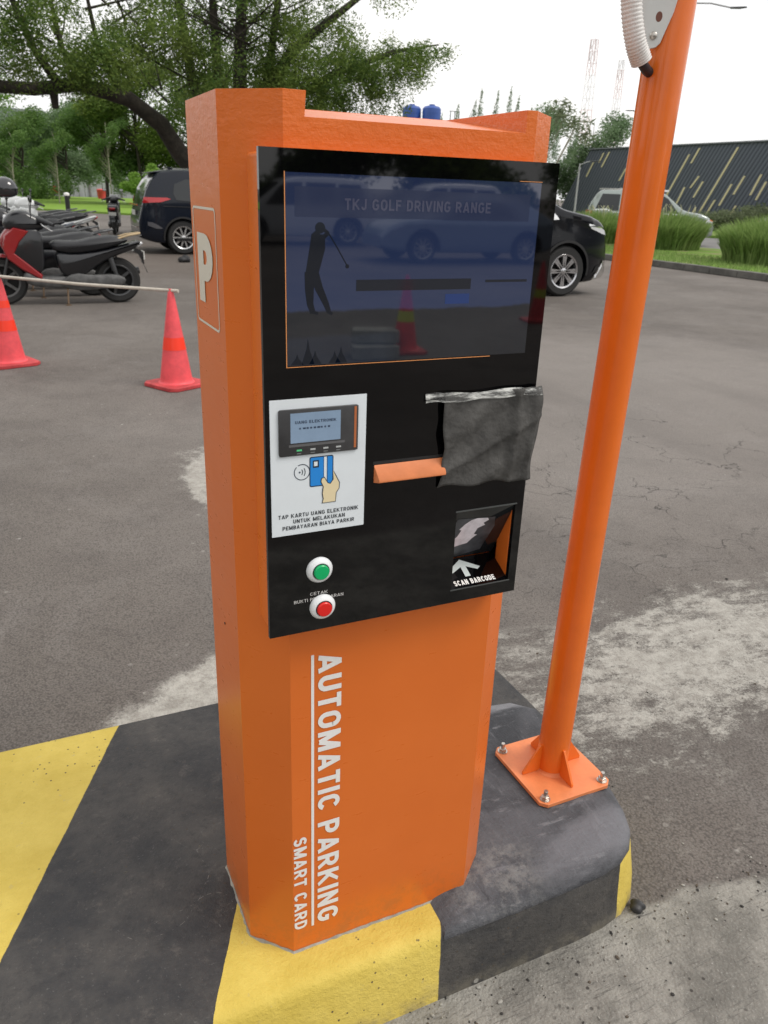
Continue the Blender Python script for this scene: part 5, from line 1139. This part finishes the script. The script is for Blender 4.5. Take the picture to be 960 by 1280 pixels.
STR = [((49.46, 4.0), (50.09, 3.04)), ((48.43, 4.61), (48.83, 3.99)), ((47.83, 4.65), (48.49, 3.67)), ((45.84, 3.59), (46.4, 2.78)), ((40.13, 4.32), (41.58, 1.88)), ((39.35, 4.66), (39.87, 3.81)), ((40.08, 2.42), (40.6, 1.37)), ((39.02, 3.07), (39.59, 2.38)), ((38.62, 2.76), (39.19, 1.83)), ((36.36, 4.62), (38.5, .96)), ((36.33, 2.63), (37.0, 1.42)), ((35.49, 3.07), (36.06, 2.06)), ((34.31, 3.15), (34.82, 2.04)), ((33.88, 2.77), (34.35, 1.79)), ((37.4, 1.73), (38.13, .5)), ((35.72, 1.45), (36.22, .54)), ((34.01, 1.33), (34.2, .76)), ((38.85, 1.27), (39.04, .94)), ((43.5, 3.9), (44.3, 2.6)), ((42.6, 2.6), (43.4, 1.3)), ((32.4, 4.4), (33.6, 2.4)), ((31, 3), (31.7, 1.8))]
YLS = mat('yellow_strip', (.66, .58, .36), .6)
for a, b in STR:
    bm = B(); d = .07; f = [(-.03, a[0] - d - 30, a[1]), (-.03, a[0] + d - 30, a[1]), (-.03, b[0] + d - 30, b[1]), (-.03, b[0] - d - 30, b[1])]
    v = [bm.verts.new(p) for p in f]; v2 = [bm.verts.new((-.002, p[1], p[2])) for p in f]; bm.faces.new(v)
    for i in range(4): bm.faces.new((v[i], v[(i + 1) % 4], v2[(i + 1) % 4], v2[i]))
    bmesh.ops.recalc_face_normals(bm, faces=bm.faces); obj('accent_strip', bm, YLS, db)

# ------------------------------------------------------------ blue tanks on a frame, masts, street lamps
TB = mat('tank_blue', (.035, .09, .34), .4, var=.1, vs=2); SG_ = mat('galvanised', (.30, .31, .32), .5, metal=.4)
tf = empty('tank_frame', 'grey steel frame carrying the two blue tanks behind the kiosk', 'frame', (20.05, 39.1, 0)); bm = B()
for x in (-1.1, 1.1):
    for y in (-.6, .6): tube(bm, [(x, y, 0), (x, y, 4.6)], .06, 8)
obj('frame_legs', bm, SG_, tf); bm = B(); box(bm, -1.2, 1.9, -.7, .7, 4.6, 4.72); obj('platform', bm, SG_, tf)
bm = B()
for x in (1.35, 1.6, 1.85): tube(bm, [(x, -.6, 4.72), (x, -.6, 5.45)], .025, 6)
tube(bm, [(1.3, -.6, 5.45), (1.9, -.6, 5.45)], .025, 6); obj('railing', bm, SG_, tf)
dx, dy = .78, -.62
for i, s in enumerate((-.52, .52)):
    o = empty('water_tank', ('left blue water tank above the kiosk top', 'right blue water tank above the kiosk top')[i], 'water tank', (20.05 + dx * s, 39.1 + dy * s, 4.72), 0, 'blue water tanks')
    bm = B(); lathe(bm, [(0, 0), (.44, 0), (.47, .06)] + [(.47 + (.012 if j % 2 else 0), .1 + j * .07) for j in range(9)] + [(.47, .78), (.38, .88), (.15, .93), (.15, .98), (0, .99)], 28); obj('tank_shell', bm, TB, o, smooth=40)
MR = mat('mast_red', (.72, .55, .53), .7); MW = mat('mast_white', (.78, .78, .78), .7)  # mast red and white are paled, haze mixed into the paint colours
def mast(label, x, y, h, w0, w1, lean=(0, 0)):
    t = empty('radio_mast', label, 'radio mast', (x, y, 0), .4, 'radio masts'); bms = [B(), B()]; n = int(h / 1.6)
    for i in range(n):
        z0, z1 = h * i / n, h * (i + 1) / n; wa = w0 + (w1 - w0) * i / n; wb = w0 + (w1 - w0) * (i + 1) / n; b_ = bms[(i // 3) % 2]
        ca = [(wa, wa), (-wa, wa), (-wa, -wa), (wa, -wa)]; cb = [(wb, wb), (-wb, wb), (-wb, -wb), (wb, -wb)]
        for k2 in range(4):
            j = (k2 + 1) % 4; tube(b_, [(*ca[k2], z0), (*cb[k2], z1)], .05, 4); tube(b_, [(*ca[k2], z0), (*cb[j], z1)], .03, 3); tube(b_, [(*cb[k2], z1), (*cb[j], z1)], .025, 3)
    obj('lattice_red', bms[0], MR, t); obj('lattice_white', bms[1], MW, t)
    bm = B()
    for z in (h - .5, h - 2.2): 
        for a in range(3): tube(bm, [(.5 * math.cos(a * 2.1), .5 * math.sin(a * 2.1), z - .8), (.5 * math.cos(a * 2.1), .5 * math.sin(a * 2.1), z + .5)], .12, 6)
    obj('antenna', bm, MW, t); return t
mast('taller left red and white lattice radio mast in the distance', 90.8, 118, 25.4, .95, .45); mast('shorter right lattice radio mast in the distance beside the post', 113.5, 138.4, 26.7, .95, .4)
LPM = mat('lamp_post_grey', (.42, .43, .43), .5, metal=.2)
def lamp(label, x, y, h, ang, armlen, rise=.15, r=.045, hs=1.0):
    t = empty('street_lamp', label, 'street lamp', (x, y, 0), ang); bm = B(); tube(bm, [(0, 0, 0), (0, 0, h * .6), (0, 0, h)], [r, r * .8, r * .6], 12); obj('lamp_pole', bm, LPM, t, smooth=60)
    bm = B(); tube(bm, [(0, 0, h - .05), (armlen * .5, 0, h + rise * .5), (armlen, 0, h + rise)], r * .4, 8); obj('lamp_arm', bm, LPM, t, smooth=60)
    bm = B(); prism(bm, [(armlen - .05 * hs, h + rise - .012 * hs), (armlen + .15 * hs, h + rise - .02 * hs), (armlen + .30 * hs, h + rise + .0), (armlen + .28 * hs, h + rise + .02 * hs), (armlen - .05 * hs, h + rise + .02 * hs)], 'y', -.04 * hs, .04 * hs); bevel(obj('lamp_head', bm, SDG, t), .008); return t
lamp('white lamp post with a short arm standing between the kiosk and the dark building', 17.9, 22.8, 2.62, rad(-42), .38, .08, .04)
lamp('street lamp behind the orange post, arm reaching right at the top edge', 8.44, 8.5, 4.03, rad(-42), .56, -.12, .025, .6)
lamp('street lamp behind the orange post, arm reaching left below the masts', 15.95, 17.95, 3.74, rad(138), .15, .05, .04, .7)

# ------------------------------------------------------------ trees and hedge behind the camera (mirrored in the panel)
MG = 'trees mirrored in the black panel'
for i, (x, y) in enumerate(((-6, -34), (0, -37), (6, -35), (12, -38), (18, -36), (24, -39), (30, -34))):
    if i == 0: t0 = tree('leafy tree standing behind the parked white cars, mirrored in the panel', x, y, 7.5, 4.6, 16000, .34, LF1, group=MG, nclump=20, low=.02, seed=40)
    else: c_ = copy_tree(t0); c_.location = (x, y, 0); c_.rotation_euler = (0, 0, i * 1.3)

for i, (x, y) in enumerate(((-15, -14), (-17, -4), (-16, 7), (-19, 17), (-22, 28), (-20, 40))):  # unseen trees added to darken the kiosk's left side and the SUV's reflections
    c_ = copy_tree(t0); c_.location = (x, y, 0); c_.rotation_euler = (0, 0, i * 1.7 + .4); tag(c_, 'added leafy tree out of view on the left, darkening the kiosk side', 'tree', 'added trees out of view on the left')

# loose grit lying in the gutter and along the kerb foot
bm = B(); rg_ = random.Random(3)
for i in range(420):
    if i < 260: x = rg_.uniform(.15, 1.5); y = -.10 - abs(rg_.gauss(0, .09)) - (0 if x < .83 else -.03)
    else: x = rg_.uniform(.9, 2.4); y = rg_.uniform(-.1, 1.3)
    r_ = min(.007, .0016 + rg_.expovariate(1 / .0011)); n0 = len(bm.verts)
    g_ = bmesh.ops.create_icosphere(bm, subdivisions=1, radius=r_, matrix=Matrix.Translation((x, y, r_ * .4)) @ Matrix.Rotation(rg_.random() * 6, 4, 'Z') @ Matrix.Diagonal((1, rg_.uniform(.5, .9), rg_.uniform(.35, .7), 1)))
    for v in g_['verts']:
        for f in v.link_faces: f.material_index = i % 3
tag(obj('grit', bm, [mat('grit_dark', (.03, .028, .026), .8), mat('grit_brown', (.10, .08, .06), .9), mat('grit_pale', (.32, .31, .28), .9)]), 'loose grit and crumbs of asphalt lying in the gutter', 'grit', kind='stuff')
